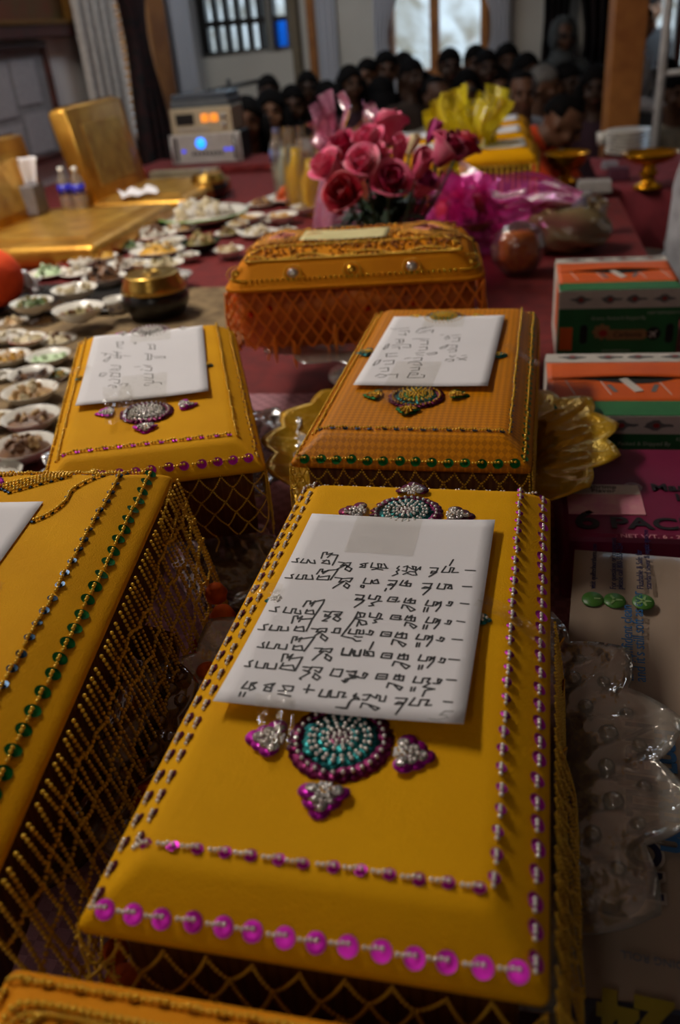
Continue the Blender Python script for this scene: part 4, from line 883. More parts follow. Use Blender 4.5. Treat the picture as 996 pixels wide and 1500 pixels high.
for k, (px, py) in enumerate(((868, 880), (900, 882), (942, 884))):
    x, y = tpl(px, py); o = MB().lathe([(.0002, .0012), (.0088, .0012), (.0092, 0)], 28).build('round_badge', m_tgreen, t, (x, y, th_+.0022)); o.scale = (1, 1.15, 1)
    for j in range(1+2*k):
        a = 2*PI*j/(1+2*k); MB().prism([(.001, -.0012), (.0065, -.0004), (.006, .001), (.001, .0012)], .0012, .0017).build('badge_mark', M('badge_pale', (130, 160, 104), .4), o, (0, 0, 0), (0, 0, a))
for px, py, s, sz, al in ((868, 865, 'visit quiltednorthern.com', .0072, 'LEFT'), (898, 866, 'For questions or comments', .0076, 'LEFT'), (908, 866, 'please call 800-555-1234', .0076, 'LEFT'), (938, 866, 'Flushable & Safe for', .0080, 'LEFT'), (950, 866, 'standard sewer & septic systems', .0076, 'LEFT'), (920, 1000, '... a confident clean', .0125, 'LEFT'), (938, 1002, 'and it\'s still soft as ever', .0125, 'LEFT')):
    x, y = tpl(px, py); text('lettering', s, sz, m_blue if sz > .01 else m_navy, t, (x, y, th_+.0032), UPW, al)
x, y = tpl(948, 1322)
text('lettering_outline', 'NORTHERN', .0265, m_halo, t, (x, y, th_+.0026), UPW, 'LEFT', sx=1.0, bold=.0026); text('lettering', 'NORTHERN', .0265, m_navy, t, (x, y, th_+.0033), UPW, 'LEFT', bold=.0008)
x, y = tpl(903, 1305)
text('lettering_outline', 'Q', .046, m_halo, t, (x, y, th_+.0024), UPW, bold=.0034); text('lettering', 'Q', .046, m_navy, t, (x, y, th_+.0031), UPW, bold=.0014)
x, y = tpl(986, 1252); text('lettering', 'ULTRA PLUSH', .0165, m_blue, t, (x, y, th_+.0030), UPW, 'LEFT', bold=.001)
xa, ya = tpl(815, 1428); xb, yb = tpl(990, 1462)
MB().grid(lambda u, v: (.008+u*(tw-.012), yb-.012-v*(.6+yb-.03)+.006*math.sin(u*5), th_+.0026), 20, 6).build('blue_panel', M('dull_blue_print', (44, 56, 78), .35, noise=(34, 46, 70), scale=12), t)
xa, ya = tpl(875, 1462); o = MB().prism(orect(.10, .06, .015, 5), 0, .001).build('dark_panel', M('dark_blue_print', (14, 20, 40), .35), t, (xa+.095, ya-.062, th_+.0030))
x, y = tpl(930, 1470); text('lettering', '24', .036, M('yellow_print', (150, 132, 24), .4), t, (x, y-.01, th_+.0042), (0, 0, PI), bold=.002); text('lettering', 'THAN THE LEADING ROLL', .0062, M('pale_blue_print', (90, 100, 120), .4), t, (x+.03, y+.024, th_+.0042), (0, 0, PI))

# ------------------------------------------------------------------ dishes of food on the left
def depth(p): return (Vector(p)-Vector((0, 0, CAMZ))).dot(fwd)
BOWL = [(.30, 0), (.34, .02), (.36, .05), (.62, .16), (.84, .34), (.97, .52), (1.0, .56), (.975, .555), (.80, .34), (.55, .17), (0, .12)]
PLATE = [(.55, 0), (.60, .02), (.72, .07), (.88, .12), (1.0, .20), (.99, .215), (.86, .15), (.68, .09), (0, .07)]
CUP = [(.55, 0), (.6, .03), (.80, .3), (.95, .8), (1, 1.2), (.95, 1.19), (.75, .4), (0, .15)]
def dish(px, py, w, kind, foods, label, base=.0045, rim=None, sx=1.0, heap=.25, chunks=14, mat=None, name=None, rz=0, tiltx=0):
    h = {'bowl': .56, 'plate': .21, 'cup': 1.2}[kind]; r = .05
    for _ in range(3):
        p = P(px, py, base+h*r); r = w/2*depth(p)/FPX
    r *= .97
    nm = name or {'bowl': 'food_bowl', 'plate': 'food_plate', 'cup': 'cup'}[kind]
    t = thing(nm, label, kind, (p.x, p.y, base), (tiltx, 0, rz), 'dishes of food laid out for the monks')
    prof = [(a*r, b*r) for a, b in {'bowl': BOWL, 'plate': PLATE, 'cup': CUP}[kind]]
    def fn(a, z, th): return a*(1+(sx-1)*abs(math.cos(th))**2), z
    d = MB().lathe(prof, 36, fn=fn if sx != 1 else None).build('dish', mat or m_white, t)
    if rim: MB().lathe([(prof[-4][0]*.99, prof[-4][1]*.98), (r*1.012, h*r*1.0), (r*1.012, h*r*.9)], 36, fn=fn if sx != 1 else None).build('coloured_rim', rim, d)
    if not foods: return t
    fz = {'bowl': .34*r, 'plate': .09*r, 'cup': .5*r}[kind]; fr = {'bowl': .80*r, 'plate': .68*r, 'cup': .76*r}[kind]
    rs = np.random.RandomState(int(px*7+py)); ph = rs.uniform(0, 6, 6)
    def fg(u, v):
        th = u*2*PI; q = v*fr; x, y = q*math.cos(th)*sx, q*math.sin(th)
        b = heap*r*(1-v**2)*(1+.25*math.sin(x/r*5+ph[0])*math.sin(y/r*6+ph[1]))+.03*r*math.sin(x/r*17+ph[2])*math.sin(y/r*19+ph[3])*(1-v)
        return (x, y, fz+b)
    f = MB().grid(fg, 28, 10); mats = list(foods)
    for k in range(chunks):
        th = rs.uniform(0, 6.28); q = fr*math.sqrt(rs.uniform(0, .7)); v = q/fr
        s_ = r*rs.uniform(.10, .2); e = Euler((rs.uniform(0, 3), rs.uniform(0, 3), rs.uniform(0, 3))).to_matrix()
        f.sphere((q*math.cos(th)*sx, q*math.sin(th), fz+heap*r*(1-v*v)+s_*.2), (s_*1.3, s_*.8, s_*.55), 8, 5, (k % len(mats)), e)
    f.build('food', mats, t, kind='stuff'); return t
def F(n, c, c2): return M('food_'+n, c, .5, noise=c2, scale=70, bump=.4, bscale=160, spec=.5)
tan_, brn, drk = F('tan', (188, 156, 104), (150, 112, 66)), F('brown', (124, 84, 48), (86, 54, 30)), F('dark', (70, 44, 26), (44, 28, 18))
grn, pgr, yel = F('green', (84, 104, 48), (52, 74, 30)), F('pale_green', (176, 206, 160), (196, 214, 180)), F('yellow', (214, 168, 56), (190, 140, 40))
ora, red, cre = F('orange', (206, 92, 30), (180, 66, 20)), F('red', (150, 30, 24), (110, 20, 18)), F('cream', (208, 196, 164), (186, 170, 132))
wht = F('white', (206, 202, 192), (182, 176, 164)); oliv = F('olive', (140, 126, 70), (104, 92, 48))
m_redrim = M('red_rim', (176, 40, 30), .35); m_greenrim = M('green_rim', (84, 160, 44), .35); m_clearbowl = film('clear_bowl', (.86, .87, .88), .5, .08, .3, (.8, .8, .8))
m_blackt = M('black_lacquer', (14, 13, 14), .3, noise=(9, 9, 10), coat=.3)
DISH = [
 (43, 570, 80, 'bowl', (tan_, cre), 'white bowl of tan crackers, third from the bottom of the left column', {}),
 (44, 608, 84, 'bowl', (brn, tan_), 'white bowl of brown broth in front of the tan cracker bowl', dict(heap=.08)),
 (33, 650, 92, 'bowl', (brn, tan_), 'white bowl heaped with brown noodles, nearest of the left column', dict(heap=.34, chunks=26)),
 (-6, 612, 60, 'bowl', (cre, tan_), 'white bowl cut by the left picture edge beside the broth bowl', {}),
 (-4, 690, 70, 'bowl', (wht, brn), 'white bowl at the left picture edge just above the blank note box', {}),
 (70, 519, 64, 'bowl', (pgr, pgr), 'white bowl of pale green dessert', dict(heap=.1, chunks=6)),
 (12, 520, 62, 'bowl', (tan_, yel), 'white bowl with a slab of tan cake at the left edge', dict(heap=.3)),
 (84, 496, 54, 'plate', (cre, brn), 'white plate of cream and brown rolls behind the pale green dessert', dict(heap=.3, chunks=10)),
 (12, 490, 52, 'bowl', (wht, cre), 'white bowl of white food beside the red-rimmed bowl', {}),
 (40, 494, 52, 'bowl', (cre, wht), 'white bowl with a red rim', dict(rim=m_redrim)),
 (44, 545, 66, 'bowl', (drk, brn), 'white bowl of dark brown stew between cake and crackers', dict(heap=.08)),
 (82, 546, 40, 'bowl', (grn, yel), 'small white bowl of greens and yellow pieces beside the yellow box', {}),
 (2, 548, 40, 'bowl', (wht, wht), 'plain white bowl at the left edge below the cake', {}),
 (46, 441, 62, 'bowl', (grn, oliv), 'white bowl of chopped green herbs on the black lacquer tray', dict(base=.026, heap=.3)),
 (114, 450, 74, 'bowl', (oliv, brn), 'white bowl of brown soup at the front of the black lacquer tray', dict(base=.026, heap=.05, chunks=8)),
 (108, 421, 66, 'bowl', (wht, cre), 'white bowl of wrapped pieces behind the brown soup', dict(base=.026)),
 (168, 436, 34, 'cup', None, 'blue and white porcelain cup beside the near black pot', dict(base=.026)),
 (70, 398, 58, 'plate', (pgr, grn), 'white plate of cut greens behind the orange robe', dict(heap=.3)),
 (92, 391, 34, 'plate', (red, red), 'small plate of red chillies behind the cut greens', dict(heap=.4)),
 (152, 404, 64, 'bowl', (brn, drk), 'white bowl with a tall brown heap', dict(heap=.62, chunks=20)),
 (112, 398, 50, 'plate', (wht, cre), 'white plate beside the tall brown heap', {}),
 (202, 404, 46, 'plate', (grn, yel), 'plate of green vegetables behind the near black pot', dict(heap=.3)),
 (231, 365, 66, 'plate', (yel, cre), 'oval white plate with a yellow serving', dict(sx=1.25, heap=.3, chunks=8)),
 (180, 386, 60, 'plate', (wht, brn), 'white plate of brown scraps in the middle of the dishes', {}),
 (240, 384, 58, 'bowl', (cre, oliv), 'white bowl of pale dumplings above the clear dish', dict(heap=.3)),
 (248, 402, 66, 'bowl', (wht, wht), 'clear shallow dish behind the near brass pot lid', dict(mat='clear', heap=.05, chunks=5)),
 (152, 374, 40, 'bowl', (yel, wht), 'white bowl with a yolk-yellow middle by the gold cushion', dict(heap=.4, chunks=4)),
 (186, 360, 46, 'plate', (grn, pgr), 'plate of pale greens by the end of the gold cushion', dict(heap=.3)),
 (296, 310, 132, 'plate', (wht, cre), 'large oval platter with a bright green rim', dict(rim='green', sx=1.0, heap=.16, chunks=40)),
 (366, 315, 42, 'bowl', (yel, yel), 'left one of two white bowls of yellow egg custard', dict(heap=.12, chunks=5)),
 (413, 313, 46, 'bowl', (yel, yel), 'right one of two white bowls of yellow egg custard', dict(heap=.12, chunks=5)),
 (447, 301, 44, 'bowl', (tan_, cre), 'white bowl of tan food left of the roses', {}),
 (222, 342, 74, 'plate', (wht, brn), 'round plate with a red rim at the end of the gold cushion', dict(rim=m_redrim, chunks=24)),
 (262, 333, 54, 'plate', (tan_, wht), 'white plate of tan pieces between the red-rimmed plate and the platter', dict(heap=.4)),
 (294, 352, 58, 'bowl', (oliv, tan_), 'dark green bowl heaped with olive brown food', dict(mat='dgreen', heap=.5, chunks=24)),
 (335, 364, 44, 'bowl', (cre, tan_), 'white bowl of cream food nearest the orange chest', dict(heap=.35)),
 (334, 340, 40, 'plate', (oliv, brn), 'white plate of olive food beside the dark green bowl', dict(heap=.4)),
 (378, 339, 56, 'plate', (wht, cre), 'white plate of pale scraps behind the orange chest', dict(heap=.3, chunks=24)),
 (418, 336, 34, 'plate', (wht, brn), 'small white plate behind the chest\'s cream paper', {}),
 (428, 286, 76, 'plate', (ora, ora), 'platter of orange shredded carrot below the water bottle', dict(heap=.4, chunks=26)),
 (384, 297, 44, 'plate', (brn, tan_), 'plate of brown food beside the shredded carrot', dict(heap=.3)),
 (214, 348, 40, 'plate', (wht, tan_), 'small white plate just below the red-rimmed plate', {}),
 (252, 350, 40, 'bowl', (wht, cre), 'small white bowl left of the dark green bowl', {}),
 (122, 380, 44, 'bowl', (wht, wht), 'white bowl of white pieces at the gold cushion\'s front edge', {}),
 (208, 384, 36, 'bowl', (cre, brn), 'small white bowl between the brown scraps and the pale dumplings', {}),
 (348, 326, 34, 'bowl', (cre, tan_), 'small bowl just left of and below the egg custards', {}),
 (392, 322, 32, 'plate', (wht, brn), 'little white plate between and below the egg custards', {}),
 (64, 470, 40, 'plate', (tan_, brn), 'tan plate lying in front of the black lacquer tray', {}),
 (98, 372, 40, 'plate', (cre, wht), 'cream plate half under the gold cushion\'s front edge', {}),
 (20, 470, 44, 'plate', (tan_, cre), 'tan plate at the left edge before the lacquer tray', {}),
 (275, 372, 34, 'bowl', (wht, oliv), 'small white bowl on the dark red cloth right of the pale dumplings', {}),
]
for (px, py, w_, k, fd, lab, kw) in DISH:
    kw = dict(kw)
    if kw.get('mat') == 'clear': kw['mat'] = m_clearbowl
    if kw.get('mat') == 'dgreen': kw['mat'] = M('dark_green_glaze', (24, 46, 30), .25)
    if kw.get('rim') == 'green': kw['rim'] = m_greenrim
    t = dish(px, py, w_*1.06, k, fd, lab, **kw)
    if k == 'cup':
        r_ = .02
        MB().sphere((-.004, -.02, .014), (.007, .002, .006), 10, 6).sphere((.010, -.019, .016), (.004, .002, .004), 8, 5).build('blue_flower', M('cobalt_paint', (30, 50, 150), .3), t)
t = thing('lacquer_tray', 'black lacquer tray under the herb and soup bowls', 'tray', P(112, 462, .004), RA); t.location.y += .10; t.location.x -= .02; t.location.z = .009
mb = MB(); rings(mb, [(.01, 0, .02), (0, .012, .025), (.004, .014, .024), (.012, .006, .02)], .17, .12); mb.build('tray_body', m_blackt, t)
t = thing('paper_tissue', 'crumpled white tissue standing on the herb bowl\'s far side', 'tissue', P(44, 418, .05) + Vector((0, .0, 0)), .3)
MB().grid(lambda u, v: ((u-.5)*.05+.006*math.sin(v*9), .012*math.sin(u*8+v*4), v*.045*(1+.3*math.sin(u*6))), 10, 8).build('sheet', m_paper, t, solid=.0008)
t.location.z = .03

# black pots with brass lids
def pot(px, py, w, label, base=.0045):
    p = P(px, py, base); r = w/2*depth(p)/FPX
    t = thing('lidded_pot', label, 'pot', (p.x, p.y+r*.7, base), .2, 'black pots with brass lids')
    MB().lathe([(r*.55, 0), (r*.8, r*.08), (r*.98, r*.4), (r*1.0, r*.62), (r*.90, r*.82), (r*.86, r*.84), (r*.84, r*.5), (r*.5, r*.1), (0, r*.08)], 40).build('pot', m_blackt, t)
    l = MB().lathe([(r*.95, r*.80), (r*.97, r*.84), (r*.90, r*.98), (r*.80, r*1.22), (r*.78, r*1.27), (r*.70, r*1.28), (r*.2, r*1.27), (0, r*1.27)], 40).build('lid', m_brass, t)
    MB().lathe([(r*.30, r*1.275), (r*.30, r*1.30), (r*.26, r*1.305), (r*.22, r*1.28)], 24).build('lid_ring', m_brass, l); return t
pot(228, 472, 100, 'near black pot with a large flat brass lid beside the rug', .0095)
pot(307, 294, 56, 'far black pot with a round brass lid behind the green-rimmed platter')

# ------------------------------------------------------------------ gold seats for the monks
m_vinyl = M('gold_vinyl', (206, 156, 62), .36, .7, noise=(170, 118, 40), scale=11, bump=.9, bscale=26)
m_vinyl2 = M('gold_vinyl_edge', (226, 182, 84), .32, .65, noise=(190, 140, 52), scale=16, bump=.9, bscale=34)
def cushion(hx, hy, h, r=.02):
    mb = MB(); rings(mb, [(.01, 0, r), (0, .012, r), (0, h-.016, r), (.004, h-.006, r), (.014, h, r), (.05, h+.004, r)], hx, hy, bottom=True); return mb
def seat(label, fr, wd, dp, h, back, lean=.16):
    """floor seat facing the dishes: fr = near front corner on the platform, in room axes u to the right"""
    t = thing('floor_seat', label, 'floor seat', fr, RA, 'gold vinyl floor seats')
    cushion(dp/2, wd/2, h).build('seat_cushion', m_vinyl, t, (-dp/2, wd/2, .001))
    b = cushion(.035, wd*.47, back, .02).build('backrest', m_vinyl, t, (-dp-.012, wd/2, h*.55), (0, -lean, 0))
    MB().box((.036, 0, back*.5), (.003, wd*.62, back*.62)).build('embossed_panel', m_vinyl2, b, bev=.001)
    MB().tube([(.030, -wd*.46, .02), (.030, -wd*.46, back-.01), (.030, wd*.46, back-.01), (.030, wd*.46, .02)], .005, 6).build('piping', m_vinyl2, b)
    MB().box((-dp*.5, wd/2, h+.006), (dp*.7, wd*.72, .003)).build('embossed_panel', m_vinyl2, t, bev=.001)
    for k in (0, 1): MB().box((-dp*.86, wd*(.07+.86*k), .004), (.04, .04, .008)).build('foot', m_darkwood, t)
    return t
q1 = P(205, 345, .04); q2 = P(292, 318, .04)
seat('near gold vinyl floor seat behind the robed knee at the left edge', Vector((-.60, 2.40, .001)), .62, .46, .06, .27)
seat('far gold vinyl floor seat with the tall embossed backrest', Vector((-.42, 3.05, .001)), .50, .36, .06, .33)
# things on and by the seats
t = thing('tissue_box', 'grey box of tissues by the far seat\'s backrest', 'tissue box', Vector((-.92, 2.98, .068)), RA)
MB().box((0, 0, .045), (.075, .075, .09)).build('box', M('grey_card', (126, 124, 128), .6), t, bev=.003)
MB().grid(lambda u, v: ((u-.5)*.06*(1+.4*v)+.02*v, .014*math.sin(u*9+v*2), .088+v*.085), 10, 8).build('tissue', m_paper, t, solid=.0008)
t = thing('napkin', 'crumpled white napkin lying on the far gold seat', 'napkin', Vector((-.60, 3.15, .069)), .4)
MB().grid(lambda u, v: ((u-.5)*.13, (v-.5)*.06, .004+.018*abs(math.sin(u*7+v*2))*(.4+v)), 16, 10).build('sheet', m_paper, t, solid=.001)
m_label = M('blue_violet_label', (60, 60, 210), .3, noise=(40, 44, 180), scale=40)
def bottle(label, loc, h=.19, lab=m_label, group='clear water bottles', cap=m_white):
    t = thing('water_bottle', label, 'bottle', loc, 0, group); r = h*.165
    MB().lathe([(0, .001), (r*.9, .001), (r, .008), (r, h*.28), (r*.93, h*.31), (r, h*.34), (r, h*.62), (r*.75, h*.74), (r*.38, h*.86), (r*.38, h*.93)], 24).build('bottle', m_clear, t)
    MB().lathe([(r*.42, h*.91), (r*.42, h), (0, h)], 16).build('cap', cap, t)
    MB().lathe([(r*1.02, h*.36), (r*1.02, h*.60)], 24).build('wrap_label', lab, t, solid=.0006); return t
bottle('left water bottle of two standing on the far gold seat\'s end', Vector((-.815, 3.02, .068)), .13)
bottle('right water bottle of two standing on the far gold seat\'s end', Vector((-.765, 3.00, .068)), .13)
bottle('lone clear water bottle cut off by the left picture edge', Vector((-.875, 2.0, .0095)), .15)
t = bottle('large square water jug with a blue and white label beside the yellow wrapped bottles', P(410, 262, .0045), .19, M('blue_white_label', (40, 70, 160), .3, noise=(120, 130, 170), scale=14), None, M('blue_cap', (40, 80, 170), .4))

# stereo on its red bench
q = P(250, 262, 0); 
t = thing('cloth_covered_bench', 'low bench under a dark red cloth carrying the stereo', 'bench', R(-1.33, 4.02, .001), RA)
MB().box((0, 0, .016), (.76, .34, .032)).build('cloth_top', m_redcloth, t, bev=.008)
MB().grid(lambda u, v: ((u-.5)*.77, -.172+.006*math.sin(u*50)*(1-v), .002+.03*v), 60, 4).build('cloth_skirt', m_redcloth, t, solid=.002)
m_champ = M('champagne_metal', (196, 186, 160), .4, .35, noise=(186, 176, 150)); m_silv = M('silver_faceplate', (196, 196, 194), .35, .4, noise=(186, 186, 184))
def led(n, c, s): return M(n, c, .3, emit=c, estr=s)
ax, ay = -1.385, 4.02
t = thing('stereo_amplifier', 'silver stereo amplifier with a round blue display, lower unit of the stack', 'amplifier', R(ax, ay, .034), RA)
MB().box((0, .05, .062), (.30, .2, .115)).build('case', m_blackmetal, t, bev=.003)
MB().box((0, -.055, .062), (.335, .012, .122)).build('faceplate', m_silv, t, bev=.002)
for s_ in (-1, 1):
    MB().tube([(s_*.152, -.062, .015), (s_*.152, -.088, .02), (s_*.152, -.088, .104), (s_*.152, -.062, .109)], .005, 8).build('handle', m_silv, t)
    MB().box((s_*.136, -.0612, .062), (.010, .002, .10)).build('handle_slot', m_blackmetal, t)
o = MB().lathe([(0, 0), (.022, 0), (.022, .004), (0, .005)], 28).build('blue_display', led('blue_display_light', (30, 130, 255), 2.6), t, (-.02, -.061, .085), (PI/2, 0, 0))
for k in range(8): MB().box((-.06+k*.019, -.062, .042), (.012, .004, .012)).build('button', m_blackmetal, t)
for x in (-.105, .095, .118): MB().box((x, -.062, .055), (.014, .003, .010)).build('blue_led', led('blue_led_light', (40, 60, 255), 1.2), t)
for s_ in (-1, 1): MB().lathe([(.012, 0), (.012, .006)], 12, close=True).build('foot', m_blackmetal, t, (s_*.12, -.03, -.001))
t = thing('cassette_deck', 'champagne cassette deck with two glowing amber meters, on the amplifier', 'cassette deck', R(ax-.005, ay, .158), RA)
MB().box((0, .05, .052), (.27, .19, .10)).build('case', m_champ, t, bev=.003); MB().box((0, -.05, .052), (.285, .012, .104)).build('faceplate', m_champ, t, bev=.002)
MB().box((-.075, -.0575, .060), (.085, .004, .045)).build('cassette_window', m_blackmetal, t)
for x in (.018, .062):
    o = MB().box((x, -.0575, .062), (.034, .004, .034)).build('meter', led('amber_meter_light', (255, 150, 50), .9), t, bev=.002)
    MB().box((x+.004, -.060, .060), (.0014, .001, .024), 0).build('needle', m_blackmetal, o)
for k in range(6): MB().box((-.10+k*.024, -.058, .020), (.018, .006, .010)).build('key', m_silv, t)
for k in range(2): MB().lathe([(.011, 0), (.010, .014), (0, .015)], 16).build('knob', m_silv, t, (.105, -.056, .035+.034*k), (PI/2, 0, 0))
t = thing('record_player', 'grey closed turntable on top of the cassette deck', 'turntable', R(ax-.01, ay+.03, .262), RA)
MB().box((0, .03, .016), (.27, .2, .030)).build('base', M('grey_plastic', (88, 96, 104), .5), t, bev=.004); MB().box((0, .03, .044), (.26, .19, .026)).build('dust_cover', M('smoked_cover', (70, 80, 92), .2), t, bev=.006)
t = thing('cream_ledge_box', 'long cream box lying in front of the red bench', 'box', R(-1.42, 3.74, .001), RA)
MB().box((0, 0, .017), (.30, .07, .034)).build('box', M('cream_card', (150, 140, 112), .6), t, bev=.003); MB().box((0, 0, .036), (.304, .074, .006)).build('lid', M('cream_card', (150, 140, 112), .6), t, bev=.001)
t = thing('microphone_stand', 'dark metal stand with a crossbar behind the stereo', 'stand', R(-1.66, 5.3, FLOOR), 0)
MB().tube([(0, 0, .02), (0, 0, .86)], .012, 8).build('pole', m_blackmetal, t); MB().tube([(-.16, 0, .80), (.2, 0, .84)], .012, 8).build('crossbar', m_blackmetal, t); MB().sphere((-.19, 0, .80), (.03, .02, .02), 12, 8).build('microphone', m_brass, t)
for k in range(3):
    a = k*2.1; MB().tube([(0, 0, .12), (.28*math.cos(a), .28*math.sin(a), .008)], .009, 6).build('leg', m_blackmetal, t)

# ------------------------------------------------------------------ rose bouquet
m_leaf = M('rose_leaf', (30, 52, 26), .5, noise=(16, 34, 16), scale=30); m_stem = M('rose_stem', (40, 66, 34), .6)
def petal_mat(n, c, c2):
    m = M('petal_'+n, c, .55, noise=c2, scale=22, detail=1); return m
PM = {'red': petal_mat('red', (190, 16, 44), (150, 8, 34)), 'deep': petal_mat('deep_pink', (192, 22, 84), (150, 12, 62)), 'pink': petal_mat('pink', (214, 44, 104), (224, 110, 140)),
      'light': petal_mat('light_pink', (228, 150, 164), (218, 80, 124)), 'magenta': petal_mat('magenta', (186, 36, 124), (150, 22, 100)), 'cream': petal_mat('cream', (226, 214, 170), (214, 190, 140))}
def petal(R_, H_, a, open_, wdt, curl):
    def f(u, v):
        th = a+(u-.5)*wdt*(1-.35*(1-v)**2); s = math.sin(v*PI*.5)
        r = R_*(.25+.75*s**.8)*(1+open_*v**2.2)+curl*max(0, v-.72)**1.4*R_*3
        edge = 1-.22*abs(u-.5)**2*4*v
        z = H_*(v*edge)-curl*max(0, v-.8)*H_*.9
        r *= 1-.05*math.cos((u-.5)*PI*2)
        return (r*math.cos(th), r*math.sin(th), z)
    return MB().grid(f, 9, 9)
BASE = Vector((.150, 1.93, .012))
def rose(px, py, y, kind, kind2, size, label, tilt, bud=False):
    p = D(px, py, y); t = thing('rose', label, 'rose', p, 0, 'roses of the bouquet')
    ax = (p-BASE); ax.normalize(); lean = Vector((ax.x*.9+tilt[0], ax.y*.9+tilt[1], 1)).normalized(); e = lean.to_track_quat('Z', 'Y').to_euler()
    r = size/2; h = size*1.02
    b = MB().lathe([(0, h*.10), (r*.34, h*.25), (r*.40, h*.55), (r*.26, h*.86), (r*.10, h*.92), (0, h*.80)], 14).build('bloom', PM[kind], t, -lean*h*.5, e)
    n = 4 if bud else 9
    for k in range(n):
        lay = 0 if k < 3 else (1 if k < 6 else 2); a = k*2.4+px
        R_ = r*(.46, .68, .84)[lay]; mm = PM[kind2 if lay == 2 or (bud and k > 1) else kind]
        petal(R_, h*(1.12, 1.08, .98)[lay], a, (.02, .12, .30)[lay]*(.3 if bud else 1), 2.4 if lay else 2.8, (.04, .12, .42)[lay]*(.3 if bud else 1)).build('petal', mm, b, solid=.0008)
    for k in range(4):
        a = k*PI/2; MB().grid(lambda u, v: (r*(.2+.5*v)*math.cos(a+(u-.5)*.9*(1-v)), r*(.2+.5*v)*math.sin(a+(u-.5)*.9*(1-v)), h*(.02-.12*v*v+.1*v)), 3, 4).build('sepal', m_leaf, b, solid=.0006)
    mid = BASE+(p-BASE)*.55+Vector((0, 0, -.02)); q0 = p-lean*h*.48
    pts = [q0*((1-s)**2)+mid*(2*s*(1-s))+(BASE+Vector((ax.x*.02, ax.y*.02, .05)))*(s*s) for s in np.linspace(0, 1, 9)]
    MB().tube([x-p for x in pts], .0028, 6).build('stem', m_stem, t)
    for k in (3, 5):
        c = pts[k]-p; a = random.uniform(0, 6.28)
        MB().grid(lambda u, v: (c.x+.045*v*math.cos(a)+.022*(u-.5)*math.sin(v*PI)*math.sin(a), c.y+.045*v*math.sin(a)-.022*(u-.5)*math.sin(v*PI)*math.cos(a), c.z+.012*v+.008*abs(u-.5)-.018*v*v), 6, 8).build('leaf', m_leaf, t, solid=.0006)
    return t
for r in [
 (506, 287, 1.76, 'red', 'red', .066, 'open red rose lowest at the left front of the bouquet', (-.5, -.9)),
 (484, 250, 1.84, 'pink', 'light', .064, 'pink rose farthest left in the bouquet', (-.5, -.2)),
 (504, 220, 1.90, 'deep', 'deep', .058, 'deep pink rose above the leftmost pink one', (-.4, -.1)),
 (534, 243, 1.80, 'light', 'light', .060, 'pale pink rose above and right of the low red rose', (-.2, -.5)),
 (543, 211, 1.88, 'light', 'pink', .058, 'pale pink rose directly above another pale pink one', (-.2, -.2)),
 (570, 190, 2.00, 'pink', 'pink', .066, 'pink rose at the top middle of the bouquet', (0, 0)),
 (583, 224, 1.88, 'pink', 'light', .060, 'pink rose in the centre left of the white bud', (0, -.3)),
 (572, 270, 1.78, 'deep', 'pink', .066, 'deep pink frilled rose low in the middle', (.1, -.8)),
 (616, 246, 1.80, 'pink', 'light', .064, 'pink rose right of centre beneath the white bud', (.2, -.4)),
 (634, 195, 1.98, 'magenta', 'magenta', .046, 'magenta rosebud standing at the top right'), 
 (652, 222, 1.90, 'deep', 'light', .066, 'dark pink rose with pale outer petals at the right'),
 (678, 217, 1.96, 'red', 'deep', .058, 'crimson rose farthest right in the bouquet'),
 (605, 214, 1.92, 'cream', 'cream', .040, 'creamy white rosebud in the middle of the bouquet'),
 (618, 272, 1.84, 'magenta', 'pink', .054, 'magenta rose touching the pink cellophane'),
 (520, 256, 1.90, 'deep', 'pink', .050, 'deep pink rose tucked behind the low red one'),
 (550, 232, 1.94, 'pink', 'pink', .054, 'pink rose half hidden between the pale pink ones')]:
    rose(*r, *([(.3, -.2)] if len(r) < 8 else []), bud='bud' in r[6])
t = thing('vase', 'dark green vase holding the roses, behind the orange chest', 'vase', (BASE.x, BASE.y, .001))
MB().lathe([(0, .001), (.040, .001), (.046, .02), (.044, .06), (.034, .10), (.040, .125), (.037, .122), (.031, .10), (.040, .06), (0, .01)], 32).build('vase_body', M('dark_green_glass', (22, 46, 36), .15), t)
fol = MB()
for k in range(46):
    a = random.uniform(0, 6.28); el = random.uniform(.2, 1.1); L_ = random.uniform(.07, .15); z0 = random.uniform(.10, .19); w_ = random.uniform(.012, .02)
    fol.grid(lambda u, v: ((.02+L_*v*math.cos(el))*math.cos(a)-w_*(u-.5)*2*math.sin(v*PI)*math.sin(a), (.02+L_*v*math.cos(el))*math.sin(a)+w_*(u-.5)*2*math.sin(v*PI)*math.cos(a), z0+L_*v*math.sin(el)-.04*v*v), 4, 7)
fol.build('foliage', m_leaf, t, kind='stuff')

# ------------------------------------------------------------------ cellophane wraps
def sheet(fn, nu, nv, name, m, par, solid=0): return MB().grid(fn, nu, nv).build(name, m, par, solid=solid)
m_mcell = film('magenta_cellophane', (.93, .34, .72), .18, .12, .34, (.80, .12, .52), bump=.35, bscale=26)
m_ycell = film('yellow_cellophane', (.95, .86, .14), .30, .12, .60, (.90, .78, .04), bump=.35, bscale=26)
m_pcell = film('pink_cellophane', (.90, .50, .64), .5, .12, .40, (.74, .26, .46), bump=.4, bscale=26)
m_ccell = film('clear_cellophane', (.96, .96, .94), .12, .08, .03, (.8, .8, .78), bump=.4, bscale=26)
c = P(690, 372, .004)
t = thing('wrapped_basket', 'gift basket in crinkled magenta cellophane right of the roses', 'gift basket', (c.x-.01, c.y+.09, .001), RA)
MB().lathe([(0, .001), (.075, .001), (.095, .06), (.10, .075), (.095, .075), (.085, .05), (0, .02)], 28).build('basket', M('wicker', (120, 76, 30), .7, noise=(80, 46, 16), scale=90, bump=.6), t)
